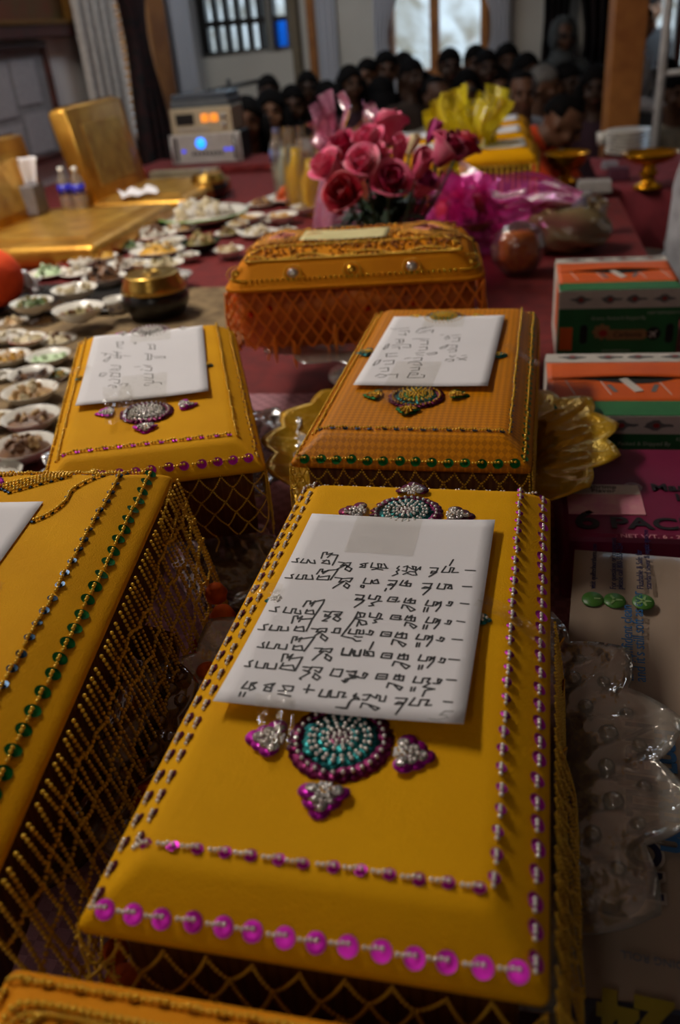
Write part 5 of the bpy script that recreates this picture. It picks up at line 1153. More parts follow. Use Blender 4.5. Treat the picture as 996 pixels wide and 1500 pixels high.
for (x, y, z, r, m) in ((-.03, -.02, .095, .04, ora), (.035, -.02, .10, .042, red), (.0, .035, .105, .04, ora), (.06, .03, .09, .03, yel)):
    MB().sphere((x, y, z), r, 14, 10).build('packet', m, t)
rs = np.random.RandomState(5); fr = rs.uniform(0, 6, 8)
def wrapf(u, v):
    th = u*2*PI; rr = .118*(1-.62*min(1, v/.62)**1.6) if v < .62 else .045+.05*(v-.62)/.38
    z = .002+.20*v if v < .62 else .126+.03*(v-.62)/.38
    rr *= 1+.10*math.sin(th*9+fr[0])+.06*math.sin(th*17+v*6+fr[1])+.05*math.sin(v*31+th*5)
    return (rr*math.cos(th), rr*math.sin(th), z+.012*math.sin(th*7+fr[2])*v)
sheet(wrapf, 120, 40, 'cellophane', m_mcell, t)
def tail(a, b, w0, w1, seed, fold=9, amp=.02):
    a, b = Vector(a), Vector(b); d = (b-a).normalized(); s = Vector((0, 0, 1)).cross(d).normalized(); n = d.cross(s); f = np.random.RandomState(seed).uniform(0, 6, 4)
    def fn(u, v):
        w_ = w0+(w1-w0)*v**.7; o = amp*v*(math.sin(u*fold+f[0])+.5*math.sin(u*fold*2.3+f[1]+v*4))
        q = a+(b-a)*v+n*((u-.5)*w_*2)+s*(o+.01*math.sin(v*9+f[2]))+n*(.012*math.sin(v*7+f[3]))
        q.z = max(q.z, .004); return q
    return fn
inv = t.matrix_basis.inverted()
top = Vector((0, 0, .135))
for k, (px, py, y, w0, w1) in enumerate(((853, 282, 1.98, .125, .017), (645, 282, 2.0, .06, .055), (610, 318, 1.90, .075, .06), (770, 305, 2.08, .07, .04), (696, 292, 2.05, .05, .04))):
    b = inv @ D(px, py, y); sheet(tail(top-Vector((0, 0, .03)), b, w0, w1, k+3, 7, .012), 26, 34, 'cellophane_tail', m_mcell, t)
for k in range(2): MB().tube([(.046*math.cos(a), .046*math.sin(a), .124+.004*k) for a in np.linspace(0, 2*PI, 20)], .003, 6).build('ribbon_tie', M('green_ribbon', (10, 100, 60), .3), t)
q = D(762, 372, 1.95)
t = crumple('orange pack in clear wrap standing right of the magenta basket', 'wrapped_pack', 'pack', (q.x, q.y+.02, .001), (.062, .05, .062), m_ccell, 9, .2, 7, .10)
MB().sphere((0, 0, .052), (.040, .030, .042), 24, 16, 0, None, lambda d: (abs(d.x)**5+abs(d.y)**5+abs(d.z)**5)**-.2*(1+.04*math.sin(d.x*22)*math.sin(d.z*5))).build('packet', F('amber_packet', (222, 124, 26), (190, 84, 16)), t)
c = Vector((.455, 2.62, .001))
t = thing('wrapped_basket', 'bundle in spiky yellow cellophane in front of the far note-topped boxes', 'gift basket', c, 0)
MB().lathe([(0, .001), (.07, .001), (.085, .08), (.0, .09)], 24).build('basket', M('wicker', (120, 76, 30), .7), t)
sheet(lambda u, v: ((.115*(1-.55*v**1.4))*(1+.12*math.sin(u*2*PI*8))*math.cos(u*2*PI), (.115*(1-.55*v**1.4))*(1+.12*math.sin(u*2*PI*8+1))*math.sin(u*2*PI), .004+.15*v), 90, 20, 'cellophane', m_ycell, t)
for k in range(22):
    a = k*.83; L_ = .13+.09*((k*7) % 5)/5; o = .03+.05*((k*3) % 4)/4
    sheet(tail((.02*math.cos(a), .02*math.sin(a), .13), (o*2.0*math.cos(a), o*1.4*math.sin(a), .15+L_), .016, .026+.012*(k % 3), 20+k, 8, .010), 10, 16, 'cellophane_tail', m_ycell, t)
c = D(512, 225, 2.60); c.z = .001
t = thing('wrapped_basket', 'bundle in pale pink cellophane behind the roses', 'gift basket', c, 0)
MB().lathe([(0, .001), (.07, .001), (.085, .06), (.0, .07)], 24).build('basket', M('wicker', (120, 76, 30), .7), t)
for (x, y, z, r, m) in ((-.02, -.03, .10, .035, yel), (.04, -.02, .11, .035, ora), (0, .03, .13, .03, cre)): MB().sphere((x, y, z), r, 12, 8).build('packet', m, t)
sheet(lambda u, v: ((.115*(1-.55*v**1.4))*(1+.10*math.sin(u*2*PI*8))*math.cos(u*2*PI), (.115*(1-.55*v**1.4))*(1+.1*math.sin(u*2*PI*8+1))*math.sin(u*2*PI), .004+.25*v), 90, 24, 'cellophane', m_pcell, t)
for k in range(8):
    a = k*.8; sheet(tail((.03*math.cos(a), .03*math.sin(a), .22), ((.09+.03*(k % 2))*math.cos(a), .08*math.sin(a), .27+.045*(k % 3)), .02, .04, 40+k, 8, .012), 12, 14, 'cellophane_tail', m_pcell, t)
# bottles in clear wrap left of the pink bundle
for k, (px, y, h, m, lab) in enumerate(((436, 3.05, .20, 'y', 'yellow bottle in clear wrap, second from the left of its row'), (420, 3.2, .19, 'c', 'clear-wrapped pale bottle at the left of the yellow ones'), (455, 2.9, .18, 'y', 'yellow bottle nearest the pink wrapped bundle'), (470, 3.15, .17, 'g', 'greenish bottle behind the nearest yellow bottle'))):
    c = D(px, 260, y); c.z = .001
    mm = {'y': M('yellow_bottle', (236, 194, 14), .25, noise=(220, 168, 6), scale=12), 'c': M('pale_bottle', (170, 176, 160), .25), 'g': M('green_bottle', (110, 130, 60), .25)}[m]
    t = thing('wrapped_bottle', lab, 'bottle', c, 0, 'wrapped bottles left of the roses'); r = .036
    MB().lathe([(0, .001), (r*.9, .001), (r, .01), (r, h*.6), (r*.5, h*.78), (r*.4, h*.95), (0, h*.95)], 20).build('bottle', mm, t)
    sheet(lambda u, v: (r*(1.25-.5*v**2+.35*max(0, v-.8)*5*.5)*(1+.12*math.sin(u*2*PI*6+k))*math.cos(u*2*PI), r*(1.25-.5*v**2+.35*max(0, v-.8)*2.5)*(1+.12*math.sin(u*2*PI*6+k))*math.sin(u*2*PI), .003+h*1.25*v), 50, 16, 'clear_wrap', m_ccell, t)

# ------------------------------------------------------------------ far note-topped boxes
def farbox(px, py, y, label, rz=-.25, notes=1, w=.20, l=.26):
    p = D(px, py, y); zt = .2
    t = thing('offering_box', label, 'offering box', (p.x, p.y, .002), rz, 'far offering boxes beyond the roses')
    mb = MB(); rings(mb, [(.006, zt-.04, .01), (0, zt-.034, .01), (0, zt-.02, .01), (.02, zt-.004, .01), (.03, zt, .008)], w/2, l/2, bottom=True); mb.build('lid', f_yel2, t)
    mb = MB(); rings(mb, [(.012, 0, .01), (.012, zt-.036, .01)], w/2, l/2, bottom=True); mb.build('body', f_body, t)
    for s_ in (-1, 1):
        pts = [(s_*(w/2+.003+.002*math.sin(i)), -l/2+l*i/16, zt-.036-.006*j) for i in range(17) for j in range(int(13+5*math.sin(i*2.1)))]
        MB().beads(pts, .0034, nu=6, nv=4).build('bead_fringe', b_gold, t, kind='stuff')
    pts = [(-w/2+w*i/13, -l/2-.003, zt-.036-.006*j) for i in range(14) for j in range(int(13+5*math.sin(i*2.1)))]
    MB().beads(pts, .0034, nu=6, nv=4).build('bead_fringe', b_gold, t, kind='stuff')
    n = thing('paper_note', 'white note lying on the '+label, 'note', (p.x, p.y, zt+.0035), rz+.06, 'white notes on the far boxes')
    MB().grid(lambda u, v: ((u-.5)*.13, (v-.5)*.17, .004*(2*u-1)**2), 8, 8).build('sheet', m_paper, n, solid=.0006)
    MB().box((-.02, .03, .003), (.06, .012, .0008)).build('handwriting', m_ink, n)
farbox(612, 170, 2.98, 'rear yellow box directly behind the roses')
farbox(605, 187, 2.66, 'front yellow box directly behind the roses')
farbox(731, 150, 3.26, 'rearmost yellow box of the row beside the yellow cellophane')
farbox(731, 166, 2.94, 'middle yellow box of the row beside the yellow cellophane')
farbox(735, 187, 2.60, 'front yellow box of the row beside the yellow cellophane')

# ------------------------------------------------------------------ the monks' table at the right
t = thing('monks_table', 'long table under a dull red cloth, behind the cartons', 'table', R(1.35, 3.36, FLOOR), RA)
MB().box((0, 0, -FLOOR-.012), (2.15, .74, .022)).build('tabletop', m_redcloth, t, bev=.004)
m_dull = M('dull_red_cloth', (128, 40, 50), .9, noise=(108, 30, 40), scale=20, bump=.2)
MB().grid(lambda u, v: ((u-.5)*2.16, -.378+.008*math.sin(u*60)*(1-v), .04+(-FLOOR-.038)*v), 140, 4).grid(lambda u, v: ((u-.5)*2.16, -.378+.76*v, -FLOOR+.0005), 20, 8).build('tablecloth', m_dull, t, solid=.002)
for (x, y) in ((-1.0, -.32), (1.0, -.32), (-1.0, .32), (1.0, .32)): MB().box((x, y, (-FLOOR-.03)/2), (.05, .05, -FLOOR-.03)).build('leg', m_darkwood, t)
def goldbowl(px, py, w, label, z=.004, deep=False):
    p = P(px, py, z); r = w/2*depth(p)/FPX
    t = thing('pedestal_bowl', label, 'bowl', p, 0, 'gold pedestal bowls on the monks\' table')
    MB().lathe([(0, 0), (r*.52, 0), (r*.50, r*.12), (r*.28, r*.22), (r*.22, r*.40), (r*.34, r*.52), (r*.24, r*.66), (r*.22, r*.8)], 32).build('pedestal', m_gold, t)
    pr = [(r*.22, r*.8), (r*.5, r*.88), (r*.82, r*1.02), (r*.9, r*1.12), (r*1.0, r*1.22), (r*.99, r*1.25), (r*.86, r*1.14), (r*.4, r*.98), (0, r*.95)] if not deep else [(r*.22, r*.5), (r*.55, r*.58), (r*.80, r*.85), (r*.92, r*1.15), (r*1.0, r*1.25), (r*.98, r*1.27), (r*.86, r*1.1), (r*.4, r*.7), (0, r*.66)]
    MB().lathe(pr, 40).build('bowl', m_gold, t); return t
goldbowl(948, 276, 80, 'gold pedestal bowl standing at the right, in front of the white plates')
goldbowl(828, 268, 66, 'deep gold bowl in front of the monk eating', deep=True)
q = P(828, 268, 0); t = thing('side_stand', 'small cloth-covered stand under the deep gold bowl', 'stand', (q.x, q.y, FLOOR+.001), RA)
MB().box((0, 0, -FLOOR/2), (.20, .20, -FLOOR-.006)).build('body', m_darkwood, t, bev=.003); rg = MB(); rings(rg, [(0, -FLOOR-.12, .01), (.0, -FLOOR-.006, .012), (.01, -FLOOR-.001, .012)], .106, .106); rg.build('cloth_cover', m_redcloth, t)
p0_ = P(918, 226, .004)
for k in range(7):
    t = thing('plate', 'white plate in the stack left of the white pole', 'plate', (p0_.x, p0_.y, .004+k*.013), 0, 'stacked white plates')
    MB().lathe([(0, 0), (.05, 0), (.085, .012), (.084, .014), (.05, .003), (0, .003)], 28).build('plate', m_white, t)
for px, py, nm, lab, cat, col, d in (
  (870, 280, 'foam_box', 'pale foam food box between the two gold bowls', 'box', (176, 170, 166), (.11, .08, .03)),
  (905, 262, 'folded_cloth', 'folded plum cloth left of the gold pedestal bowl', 'cloth', (86, 34, 56), (.07, .07, .035)),
  (893, 246, 'napkin_packet', 'pale grey packet behind the plum cloth', 'packet', (150, 146, 156), (.06, .05, .02))):
    p = P(px, py, .006); t = thing(nm, lab, cat, (p.x, p.y, .004), RA)
    MB().box((0, 0, d[2]/2), d, 0, 0, .92).build('body', M(nm+'_mat', col, .7), t, bev=.005)
    MB().box((0, 0, d[2]+.002), (d[0]*.9, d[1]*.9, .004)).build('lid' if nm == 'foam_box' else 'top_fold', M(nm+'_mat', col, .7), t, bev=.001)
p = P(882, 212, .004); t = thing('cup', 'small white cup left of the wooden post', 'cup', p, 0); MB().lathe([(0, 0), (.022, 0), (.027, .05), (.0255, .05), (.021, .004), (0, .003)], 20).build('cup_body', m_white, t)

# shopping bags and tins on the corner of the platform
q = P(842, 372, .004)
m_bag = film('tan_bag_plastic', (.62, .48, .26), .35, .2, .55, (.36, .27, .13), bump=.4, bscale=18)
t = crumple('rumpled tan plastic bag beyond the farther carton', 'plastic_bag', 'bag', (q.x-.005, q.y+.05, .001), (.105, .075, .052), m_bag, 21, -.2, 5, .20)
for s_ in (-1, 1): sheet(tail((s_*.04, 0, .075), (s_*.075+.0, .0, .12), .014, .02, 60+s_, 7, .006), 8, 10, 'bag_handle', m_bag, t)
MB().sphere((0, 0, .04), (.075, .05, .032), 14, 10).build('contents', F('dim_contents', (110, 92, 50), (70, 60, 34)), t)
MB().sphere((.035, -.055, .058), (.012, .004, .008), 10, 6).build('green_print', M('green_print', (8, 90, 60), .5), t)
q = P(795, 378, .004)
t = crumple('smaller olive plastic bag left of the rumpled tan bag', 'plastic_bag', 'bag', (q.x, q.y+.10, .001), (.055, .05, .045), m_bag, 23, .1, 5, .2)
MB().sphere((0, 0, .04), (.035, .03, .03), 14, 10).build('contents', F('dim_contents', (110, 92, 50), (70, 60, 34)), t)
for px, y, h, col, lab in ((850, 2.30, .11, (44, 52, 110), 'blue tin behind the rumpled tan bag'), (874, 2.30, .085, (170, 150, 40), 'yellow jar right of the blue tin')):
    c = D(px, 330, y); t = thing('tin', lab, 'tin', (c.x, c.y, .001), 0)
    MB().lathe([(0, 0), (.024, 0), (.024, h*.9), (.022, h*.92)], 20).build('tin_body', M('tin_'+str(col[0]), col, .35, noise=(140, 130, 130), scale=20), t); MB().lathe([(.0235, h*.9), (.0235, h), (0, h)], 20).build('lid', m_white if col[0] > 100 else m_silv, t)
c = P(712, 455, .004)
c = D(925, 372, 2.62); t = thing('glass_bowl', 'clear glass bowl in the gap right of the tan bag', 'bowl', (c.x+.02, c.y, FLOOR+.001), 0)
MB().lathe([(0, .30), (.05, .30), (.09, .34), (.10, .40), (.097, .40), (.085, .345), (.048, .306), (0, .306)], 28).build('bowl', m_clearbowl, t)
MB().lathe([(0, 0), (.09, 0), (.09, .298), (0, .298)], 24).build('stand', m_darkwood, t)

# ------------------------------------------------------------------ post and pole
t = thing('wooden_post', 'square pine post rising behind the monks\' table', 'post', (D(910, 150, 4.35).x, 4.35, FLOOR), RA*.5)
MB().box((0, 0, HW/2), (.145, .145, HW)).build('post', m_wood, t, bev=.006); MB().box((0, 0, .05), (.17, .17, .1)).build('plinth', m_wood, t, bev=.006)
t = thing('metal_pole', 'white metal pole with a side rail, right of the wooden post', 'pole', (D(968, 120, 4.0).x, 4.0, FLOOR), 0)
MB().tube([(0, 0, 0), (0, 0, 1.85)], .018, 12).build('pole', m_whitemetal, t); MB().tube([(0, 0, .80), (.9, .05, .80)], .012, 10).build('rail', m_whitemetal, t); MB().lathe([(0, .012), (.07, .010), (.07, 0), (0, 0)], 20).build('foot', m_whitemetal, t)

# ------------------------------------------------------------------ people
def skin(n, c): return M('skin_'+n, c, .55, noise=tuple(int(x*.92) for x in c), scale=18, spec=.4)
SK = [skin('a', (112, 76, 54)), skin('b', (84, 56, 40)), skin('c', (130, 92, 68)), skin('d', (66, 44, 32))]
m_hair = M('black_hair', (14, 12, 12), .85, noise=(9, 7, 7), scale=60, spec=.12); m_ghair = M('grey_hair', (120, 114, 108), .7, noise=(90, 86, 82), scale=60)
m_eye = M('dark_eye', (14, 10, 10), .25); m_lip = M('lip', (120, 58, 52), .5)
def cloth(n, c): return M('cloth_'+n, c, .9, noise=tuple(int(x*.8) for x in c), scale=14, bump=.2, bscale=60)
CL = {'black': cloth('black', (20, 20, 24)), 'white': cloth('white', (176, 176, 182)), 'navy': cloth('navy', (26, 30, 48)), 'grey': cloth('grey', (66, 70, 72)), 'plum': cloth('plum', (54, 26, 40)), 'brown': cloth('brown', (54, 38, 28)),
      'green': cloth('green', (24, 44, 36)), 'cream': cloth('cream', (150, 140, 120)), 'orange': M('monk_orange_cloth', (232, 78, 10), .85, noise=(206, 58, 6), scale=10, bump=1.0, bscale=22), 'saffron': M('monk_saffron_cloth', (206, 66, 10), .8, noise=(180, 50, 6), scale=10, bump=.2, bscale=40)}
def cap(mb, a, b, ra, rb, n=12):
    a, b = Vector(a), Vector(b); mb.tube([a, a.lerp(b, .5), b], [ra, (ra+rb)/2, rb], n); mb.sphere(a, ra, n, 8); mb.sphere(b, rb, n, 8)
def hand(mb, w, d, side, palm=Vector((0, 0, -1))):
    """palm and five bent fingers beyond wrist w, pointing along d"""
    w, d = Vector(w), Vector(d).normalized(); x = d.cross(palm).normalized()
    mb.sphere(w+d*.045, (.036, .036, .036), 12, 8); cap(mb, w, w+d*.05, .026, .034)
    for k, L_ in enumerate((.066, .074, .070, .056)):
        o = w+d*.075+x*(.026-.0175*k); m1 = o+d*L_*.55+palm*.008; m2 = m1+d*L_*.38+palm*.024
        mb.tube([o, m1, m2], [.0098, .0092, .0078], 8); mb.sphere(m1, .0092, 8, 6); mb.sphere(m2, .0078, 8, 6)
    o = w+d*.025+x*.03*side; m1 = o+d*.03+x*.022*side; m2 = m1+d*.028+palm*.012
    mb.tube([o, m1, m2], [.012, .0105, .009], 8); mb.sphere(m2, .009, 8, 6)
POSES = {}
def pose(kind):
    """joints of a figure facing -y, metres; origin on the floor"""
    J = dict(pel=(0, .02, .13), wai=(0, .03, .26), che=(0, .02, .40), nek=(0, .0, .54), hd=(0, -.02, .70), sh=.165, shz=.485, hip=.09)
    if kind == 'sit':
        J['arm'] = lambda s: [(s*.155, .01, .485), (s*.185, -.05, .27), (s*.07, -.23, .20)]
        J['leg'] = lambda s: [(s*.09, .0, .13), (s*.12, -.36, .10), (s*.10, .06, .058)]
    if kind == 'eat':
        J.update(wai=(0, -.02, .26), che=(0, -.10, .44), nek=(0, -.18, .56), hd=(0, -.28, .625), shz=.52)
        J['arm'] = lambda s: [(s*.17, -.12, .51), (s*.24, -.28, .34), (s*.12, -.50, .33)]
        J['leg'] = lambda s: [(s*.10, .0, .12), (s*.34, -.22, .11), (s*-.02, -.32, .065)]
    if kind == 'stand':
        J = dict(pel=(0, .0, .92), wai=(0, .0, 1.06), che=(0, .0, 1.24), nek=(0, -.01, 1.42), hd=(0, -.03, 1.585), sh=.18, shz=1.37, hip=.09)
        J['arm'] = lambda s: [(s*.19, 0, 1.37), (s*.25, -.02, 1.10), (s*.10, -.22, 1.02)]
        J['leg'] = lambda s: [(s*.09, 0, .90), (s*.10, -.01, .48), (s*.10, .02, .07)]
    return J
def figure(kind):
    if kind in POSES: return POSES[kind]
    J = pose(kind); V = Vector; hd = V(J['hd']); nod = {'eat': .6}.get(kind, 0)
    Rn = Matrix.Rotation(nod, 3, 'X')*.91
    b = MB()
    def hs(o, r): b.sphere(hd+Rn @ V(o), r, 20, 14, 0, Rn)
    hs((0, .012, .025), (.074, .093, .090)); hs((0, -.018, -.030), (.060, .070, .078)); hs((0, -.030, -.085), (.032, .036, .026))
    hs((0, -.096, -.018), (.012, .020, .020)); hs((0, -.088, .010), (.009, .014, .026)); hs((0, -.078, .030), (.048, .014, .010))
    hs((0, -.083, -.054), (.022, .010, .0065)); hs((0, -.080, -.064), (.018, .010, .006))
    for s in (-1, 1): hs((s*.076, .010, -.012), (.010, .020, .032)); hs((s*.042, -.062, -.030), (.022, .020, .022))
    cap(b, J['nek'], hd+Rn @ V((0, .02, -.06)), .056, .050); cap(b, J['nek'], V(J['che'])+V((0, 0, .04)), .060, .10)
    cap(b, V(J['che']), J['wai'], .115, .105); cap(b, J['wai'], J['pel'], .105, .12)
    for s in (-1, 1):
        a = [V(x) for x in J['arm'](s)]; cap(b, V(J['che'])+V((s*.07, 0, .05)), a[0], .085, .055)
        cap(b, a[0], a[1], .048, .038); cap(b, a[1], a[2], .038, .025); hand(b, a[2], V((-s*.6, -.75, -.1)) if kind != 'eat' else V((-s*.5, -.85, .1)), s)
        l = [V(x) for x in J['leg'](s)]; cap(b, V(J['pel'])+V((s*.04, 0, 0)), l[0], .11, .095); cap(b, l[0], l[1], .085, .058); cap(b, l[1], l[2], .055, .036)
        f = V((-s*.09, -.05, -.02)) if kind != 'stand' else V((s*.02, -.14, -.035)); cap(b, l[2], l[2]+f, .036, .026)
    body = bake(b, .0085, 4, (SK[0],), 'body')
    c = MB(); e = .016
    cap(c, V(J['nek'])+V((0, .01, -.03)), V(J['che'])+V((0, 0, .04)), .062+e, .108+e); cap(c, J['che'], J['wai'], .118+e, .112+e); cap(c, J['wai'], J['pel'], .112+e, .125+e)
    for s in (-1, 1):
        a = [V(x) for x in J['arm'](s)]; cap(c, V(J['che'])+V((s*.07, 0, .05)), a[0], .09+e, .055+e); cap(c, a[0], a[1], .05+e, .04+e); cap(c, a[1], a[1].lerp(a[2], .8), .04+e, .03+e)
    shirt = bake(c, .013, 4, (CL['black'],), 'shirt')
    c = MB(); cap(c, V(J['pel'])+V((0, 0, -.02)), J['pel'], .125, .135)
    for s in (-1, 1):
        l = [V(x) for x in J['leg'](s)]; cap(c, V(J['pel'])+V((s*.04, 0, 0)), l[0], .12, .108); cap(c, l[0], l[1], .10, .074); cap(c, l[1], l[1].lerp(l[2], .9), .072, .052)
    c.V = [np.maximum(v, np.array([-9, -9, .004])) for v in c.V]
    trous = bake(c, .014, 4, (CL['black'],), 'trousers')
    # monk's robe: over the left shoulder, round the waist and over the legs
    c = MB(); e = .022
    cap(c, V(J['che'])+V((0, 0, .0)), J['wai'], .122+e, .12+e); cap(c, J['wai'], J['pel'], .12+e, .135+e); cap(c, V(J['che'])+V((.05, .0, .06)), V(J['arm'](1)[0]), .10+e, .062+e)
    a = [V(x) for x in J['arm'](1)]; cap(c, a[0], a[1], .052+e, .05+e); cap(c, V(J['nek'])+V((.05, .02, -.03)), V(J['che'])+V((-.06, -.04, -.06)), .05, .09+e)
    if kind == 'eat':
        a2 = [V(x) for x in J['arm'](-1)]; cap(c, V(J['che'])+V((-.05, .0, .06)), a2[0], .10+e, .066+e); cap(c, a2[0], a2[1], .056+e, .052+e); cap(c, V(J['nek'])+V((0, .03, -.02)), V(J['che'])+V((0, .02, .05)), .062+e, .11+e)
    for s in (-1, 1):
        l = [V(x) for x in J['leg'](s)]; cap(c, V(J['pel'])+V((s*.04, 0, 0)), l[0], .125, .115); cap(c, l[0], l[1], .11, .082); cap(c, l[1], l[1].lerp(l[2], .8), .08, .058)
    robe = bake(c, .014, 4, (CL['orange'],), 'robe')
    def hairmesh(fn, extra=None):
        m = MB().sphere(hd+Rn @ V((0, .014, .020)), (.083, .101, .101), 40, 28, 0, Rn, fn)
        if extra: extra(m)
        me = m.mesh('hair'); me.materials.append(m_hair); return me
    def short(d):                                  # keeps clear of face and ears
        face = d.y < -.15 and d.z < .36-.25*abs(d.x); low = d.z < -.35 or (abs(d.x) > .75 and d.z < -.05 and d.y < .25)
        return .80 if face or low else 1.05+.02*math.sin(d.x*19)*math.sin(d.z*17)
    def lng(d): return .80 if d.y < -.42 and d.z < .40-.45*abs(d.x) else 1.10
    def longx(m):
        for s in (-1, 1): m.tube([hd+V((s*.075, .0, .02)), hd+V((s*.090, .005, -.08)), hd+V((s*.088, .0, -.19)), hd+V((s*.075, -.03, -.27))], [.030, .036, .032, .010], 12)
        m.tube([hd+V((0, .07, .03)), hd+V((0, .095, -.10)), hd+V((0, .09, -.26))], [.075, .085, .05], 16)
    def bunx(m): m.sphere(hd+V((0, .085, .095)), (.042, .04, .038), 16, 10)
    H = {'short': hairmesh(short), 'long': hairmesh(lng, longx), 'bun': hairmesh(lng, bunx), 'crop': hairmesh(lambda d: .80 if (d.y < -.10 and d.z < .66) or d.z < -.25 or (abs(d.x) > .72 and d.z < .1) else 1.0)}
    hood = MB().sphere(hd+V((0, .02, .01)), (.108, .125, .135), 36, 24, 0, None, lambda d: .62 if d.y < -.45 and abs(d.x) < .72 and abs(d.z) < .72 else 1.0)
    cap(hood, hd+V((0, .03, -.10)), V(J['nek'])+V((0, .02, -.02)), .085, .11)
    H['hood'] = hood.mesh('hood'); H['hood'].materials.append(CL['grey'])
    ey = []
    for s in (-1, 1):
        m = MB().sphere(hd+Rn @ V((s*.031, -.080, .006)), (.0115, .008, .0062), 12, 8, 0, Rn); m.tube([hd+Rn @ V((s*.016, -.089, .025)), hd+Rn @ V((s*.032, -.090, .029)), hd+Rn @ V((s*.048, -.080, .024))], .0034, 6)
        me = m.mesh('eye'); me.materials.append(m_eye); ey.append(me)
    m = MB().sphere(hd+Rn @ V((0, -.0905, -.058)), (.020, .006, .0030), 12, 6, 0, Rn); mo = m.mesh('mouth'); mo.materials.append(m_lip)
    POSES[kind] = dict(body=body, shirt=shirt, trousers=trous, robe=robe, hair=H, eyes=ey, mouth=mo, hd=hd, Rn=Rn); return POSES[kind]
def person(label, px, py, y, kind='sit', hair='long', sk=0, top='black', low='black', turn=0, floor=FLOOR, monk=False, smin=.62, smax=1.12, group=None, glasses=False, haircol=None, at_=None, scale=None):
    f = figure(kind); hz = f['hd'].z
    p = D(px, py, y) if at_ is None else Vector(at_)
    s = min(smax, max(smin, (p.z-floor)/hz)) if scale is None else scale
    off = Matrix.Rotation(turn, 3, 'Z') @ (f['hd']*s); off.z = 0
    # keep the head on its line of sight when the height had to be limited
    if at_ is None and s in (smin, smax):
        p = P(px, py, floor+hz*s)
        if p.y > 5.4: p *= 5.4/p.y
    t = thing('person', label, 'person', (p.x-off.x, p.y-off.y, floor) if at_ is None else (p.x, p.y, floor), turn, group); t.scale = (s, s, s)
    def put(n, me, m=None):
        o = link(n, me, t)
        if m: setmat(o, m)
        return o
    put('body', f['body'], SK[sk])
    if monk: put('robe', f['robe'], CL[top])
    else: put('shirt', f['shirt'], CL[top]); put('trousers', f['trousers'], CL[low])
    if hair: put('hood' if hair == 'hood' else 'hair', f['hair'][hair], haircol or (CL['grey'] if hair == 'hood' else m_hair))
    for e in f['eyes']: put('eye', e)
    put('mouth', f['mouth'])
    if glasses:
        g = MB(); hd, Rn = f['hd'], f['Rn']
        for q in (-1, 1): g.sphere(hd+Rn @ Vector((q*.032, -.094, .008)), (.026, .006, .019), 14, 8); g.tube([hd+Rn @ Vector((q*.055, -.085, .012)), hd+Rn @ Vector((q*.080, .0, .006))], .003, 6)
        g.build('sunglasses', m_blackmetal, t)
    return t
GA = 'people seated on the floor at the back'
def aud(label, px, py, y, **k):
    if y >= 5.2: k['floor'] = -.35
    return person(label, px, py, min(y, 5.5), group=GA, smax=1.0, **k)
t = thing('bench', 'long low bench the back row of people sits on', 'bench', R(-.74, 5.42, FLOOR), RA)
MB().box((0, 0, .185), (1.75, .62, .026)).build('seat', m_darkwood, t, bev=.004)
for x in (-.82, 0, .82):
    for y in (-.26, .26): MB().box((x, y, .086), (.05, .05, .172)).build('leg', m_darkwood, t)
aud('girl with long black hair in a navy top, seated just right of the stereo', 363, 178, 4.65, sk=0, top='navy', smin=.5)
aud('girl with long dark hair in a white blouse, behind the girl in navy', 397, 164, 4.95, sk=2, top='white', smin=.5)
aud('dark-haired person half hidden behind the girl in the white blouse', 394, 136, 5.35, hair='short', sk=1)
aud('seated person in black, second right of the white blouse', 428, 140, 5.15, sk=1, hair='short')
aud('seated person with a brown face in front of the narrow sheer curtain', 451, 130, 5.45, hair='short', sk=3, top='brown')
aud('woman with very long black hair right of the narrow sheer curtain', 478, 127, 5.0, sk=1)
aud('woman with loose dark hair directly above the pink bundle', 514, 124, 5.2, sk=1, top='plum', turn=.3)
aud('short-haired man leaning left, above and right of the pink bundle', 538, 113, 5.55, hair='short', sk=0, top='black', turn=-.4)
aud('dark seated person low behind the roses\' left half', 558, 137, 4.8, sk=3, top='black', turn=PI)
aud('man with short black hair at the middle window\'s left edge', 566, 103, 5.6, hair='short', sk=1)
aud('person with short hair in front of the window\'s left pane', 592, 104, 5.75, hair='short', sk=1, top='plum')
aud('person in brown right beside the left pane\'s short-haired head', 604, 113, 5.3, hair='short', sk=3, top='brown', turn=.5)
aud('woman with her hair in a bun below the window\'s left pane', 622, 114, 4.9, hair='bun', top='black', turn=PI*.9, sk=1)
aud('brown-faced bald person low behind the two notes beyond the roses', 640, 143, 4.55, hair='crop', sk=1, top='cream', turn=.6)
aud('short-haired person exactly below the window\'s centre bar', 659, 98, 5.75, hair='short', sk=3)
aud('woman with glasses and wavy black hair above the yellow cellophane', 683, 126, 4.7, sk=0, glasses=True)
aud('tall man with short hair below the window\'s right pane', 697, 94, 5.6, hair='short', sk=1)
aud('dark-haired person close beside the tall man below the right pane', 713, 100, 5.4, sk=3, hair='short', top='navy')
aud('young man facing us just above the rear white notes', 730, 125, 4.75, hair='short', sk=0, top='navy')
aud('short-haired boy against the cream wall right of the window', 743, 91, 5.7, hair='short', sk=1)
aud('dark-haired woman left of the grey-haired man', 772, 105, 5.25, sk=1, turn=.4)
aud('man with a high bald forehead beside the row of note-topped boxes', 766, 138, 4.3, hair='crop', sk=0, top='white', turn=-.1)
aud('grey-haired man in profile facing right behind the bald-browed man', 797, 128, 4.65, hair='short', sk=0, top='white', haircol=m_ghair, turn=1.1)
aud('dark-haired person under the hooded man', 830, 124, 4.9, hair='short', sk=3, turn=.5)
aud('shadowed person in front of the maroon curtains', 872, 130, 4.9, hair='long', sk=3, top='plum', turn=-.3)
aud('seated person in a cream top right of the white pole', 992, 138, 4.6, hair='short', sk=0, top='cream')
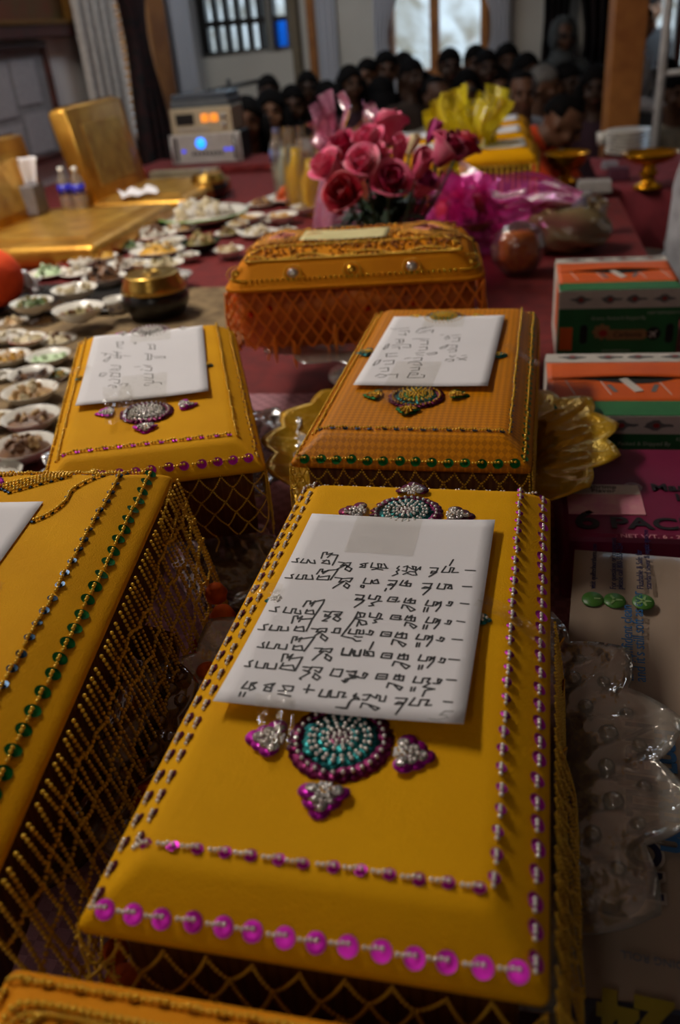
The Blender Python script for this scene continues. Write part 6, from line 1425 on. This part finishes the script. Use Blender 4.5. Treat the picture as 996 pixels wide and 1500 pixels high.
aud('dark-clothed woman with long hair turned away, right of the white pole', 976, 108, 5.3, hair='long', sk=0, top='green', turn=2.2)
person('hooded man in grey wearing dark glasses, standing out above the crowd', 826, 54, 5.3, 'sit', 'hood', 1, 'grey', 'black', .1, glasses=True, floor=-.13)
t = thing('stool', 'stool under the hooded man', 'stool', (D(826, 54, 5.3).x, 5.3, FLOOR), .1)
MB().box((0, 0, .403), (.40, .44, .03)).build('seat', m_darkwood, t, bev=.004)
for x in (-.17, .17):
    for y in (-.18, .18): MB().box((x, y, .194), (.04, .04, .388)).build('leg', m_darkwood, t)
person('monk in a bright orange robe bending to eat at the table, facing right', 824, 180, 4.05, 'eat', 'crop', 0, 'orange', turn=1.15, monk=True)
person('seated person in a white shirt partly hidden by the wooden post', 938, 36, 5.0, 'sit', 'short', 0, 'white', 'black', .9, floor=-.14)
q = D(938, 36, 5.0); t = thing('stool', 'stool under the person in the white shirt by the post', 'stool', (q.x, q.y, FLOOR), .1)
MB().box((0, 0, .393), (.40, .44, .03)).build('seat', m_darkwood, t, bev=.004)
for x in (-.17, .17):
    for y in (-.18, .18): MB().box((x, y, .189), (.04, .04, .378)).build('leg', m_darkwood, t)
person('dark-clothed person standing outside the bright right-hand window', 958, 12, 8.3, 'stand', 'short', 2, 'black', 'navy', .4, floor=-.95)
# the two people cut off by the picture's edges
person('person in a white sweater and black trousers cut off by the right edge', 0, 0, 0, 'sit', 'short', 0, 'white', 'black', 1.2, at_=(1.07, 2.24, 0), scale=1.0, floor=-.30)
t = thing('stool', 'low stool under the person in the white sweater', 'stool', (1.09, 2.28, FLOOR), .2)
MB().box((0, 0, .235), (.42, .40, .02)).build('seat', m_darkwood, t, bev=.004)
for x in (-.18, .18):
    for y in (-.17, .17): MB().box((x, y, .1125), (.035, .035, .225)).build('leg', m_darkwood, t)
person('monk in orange at the left edge, only his robed knee in the picture', 0, 0, 0, 'sit', 'crop', 0, 'orange', turn=1.1, monk=True, at_=(-1.065, 2.05, 0), scale=.85, floor=.001)
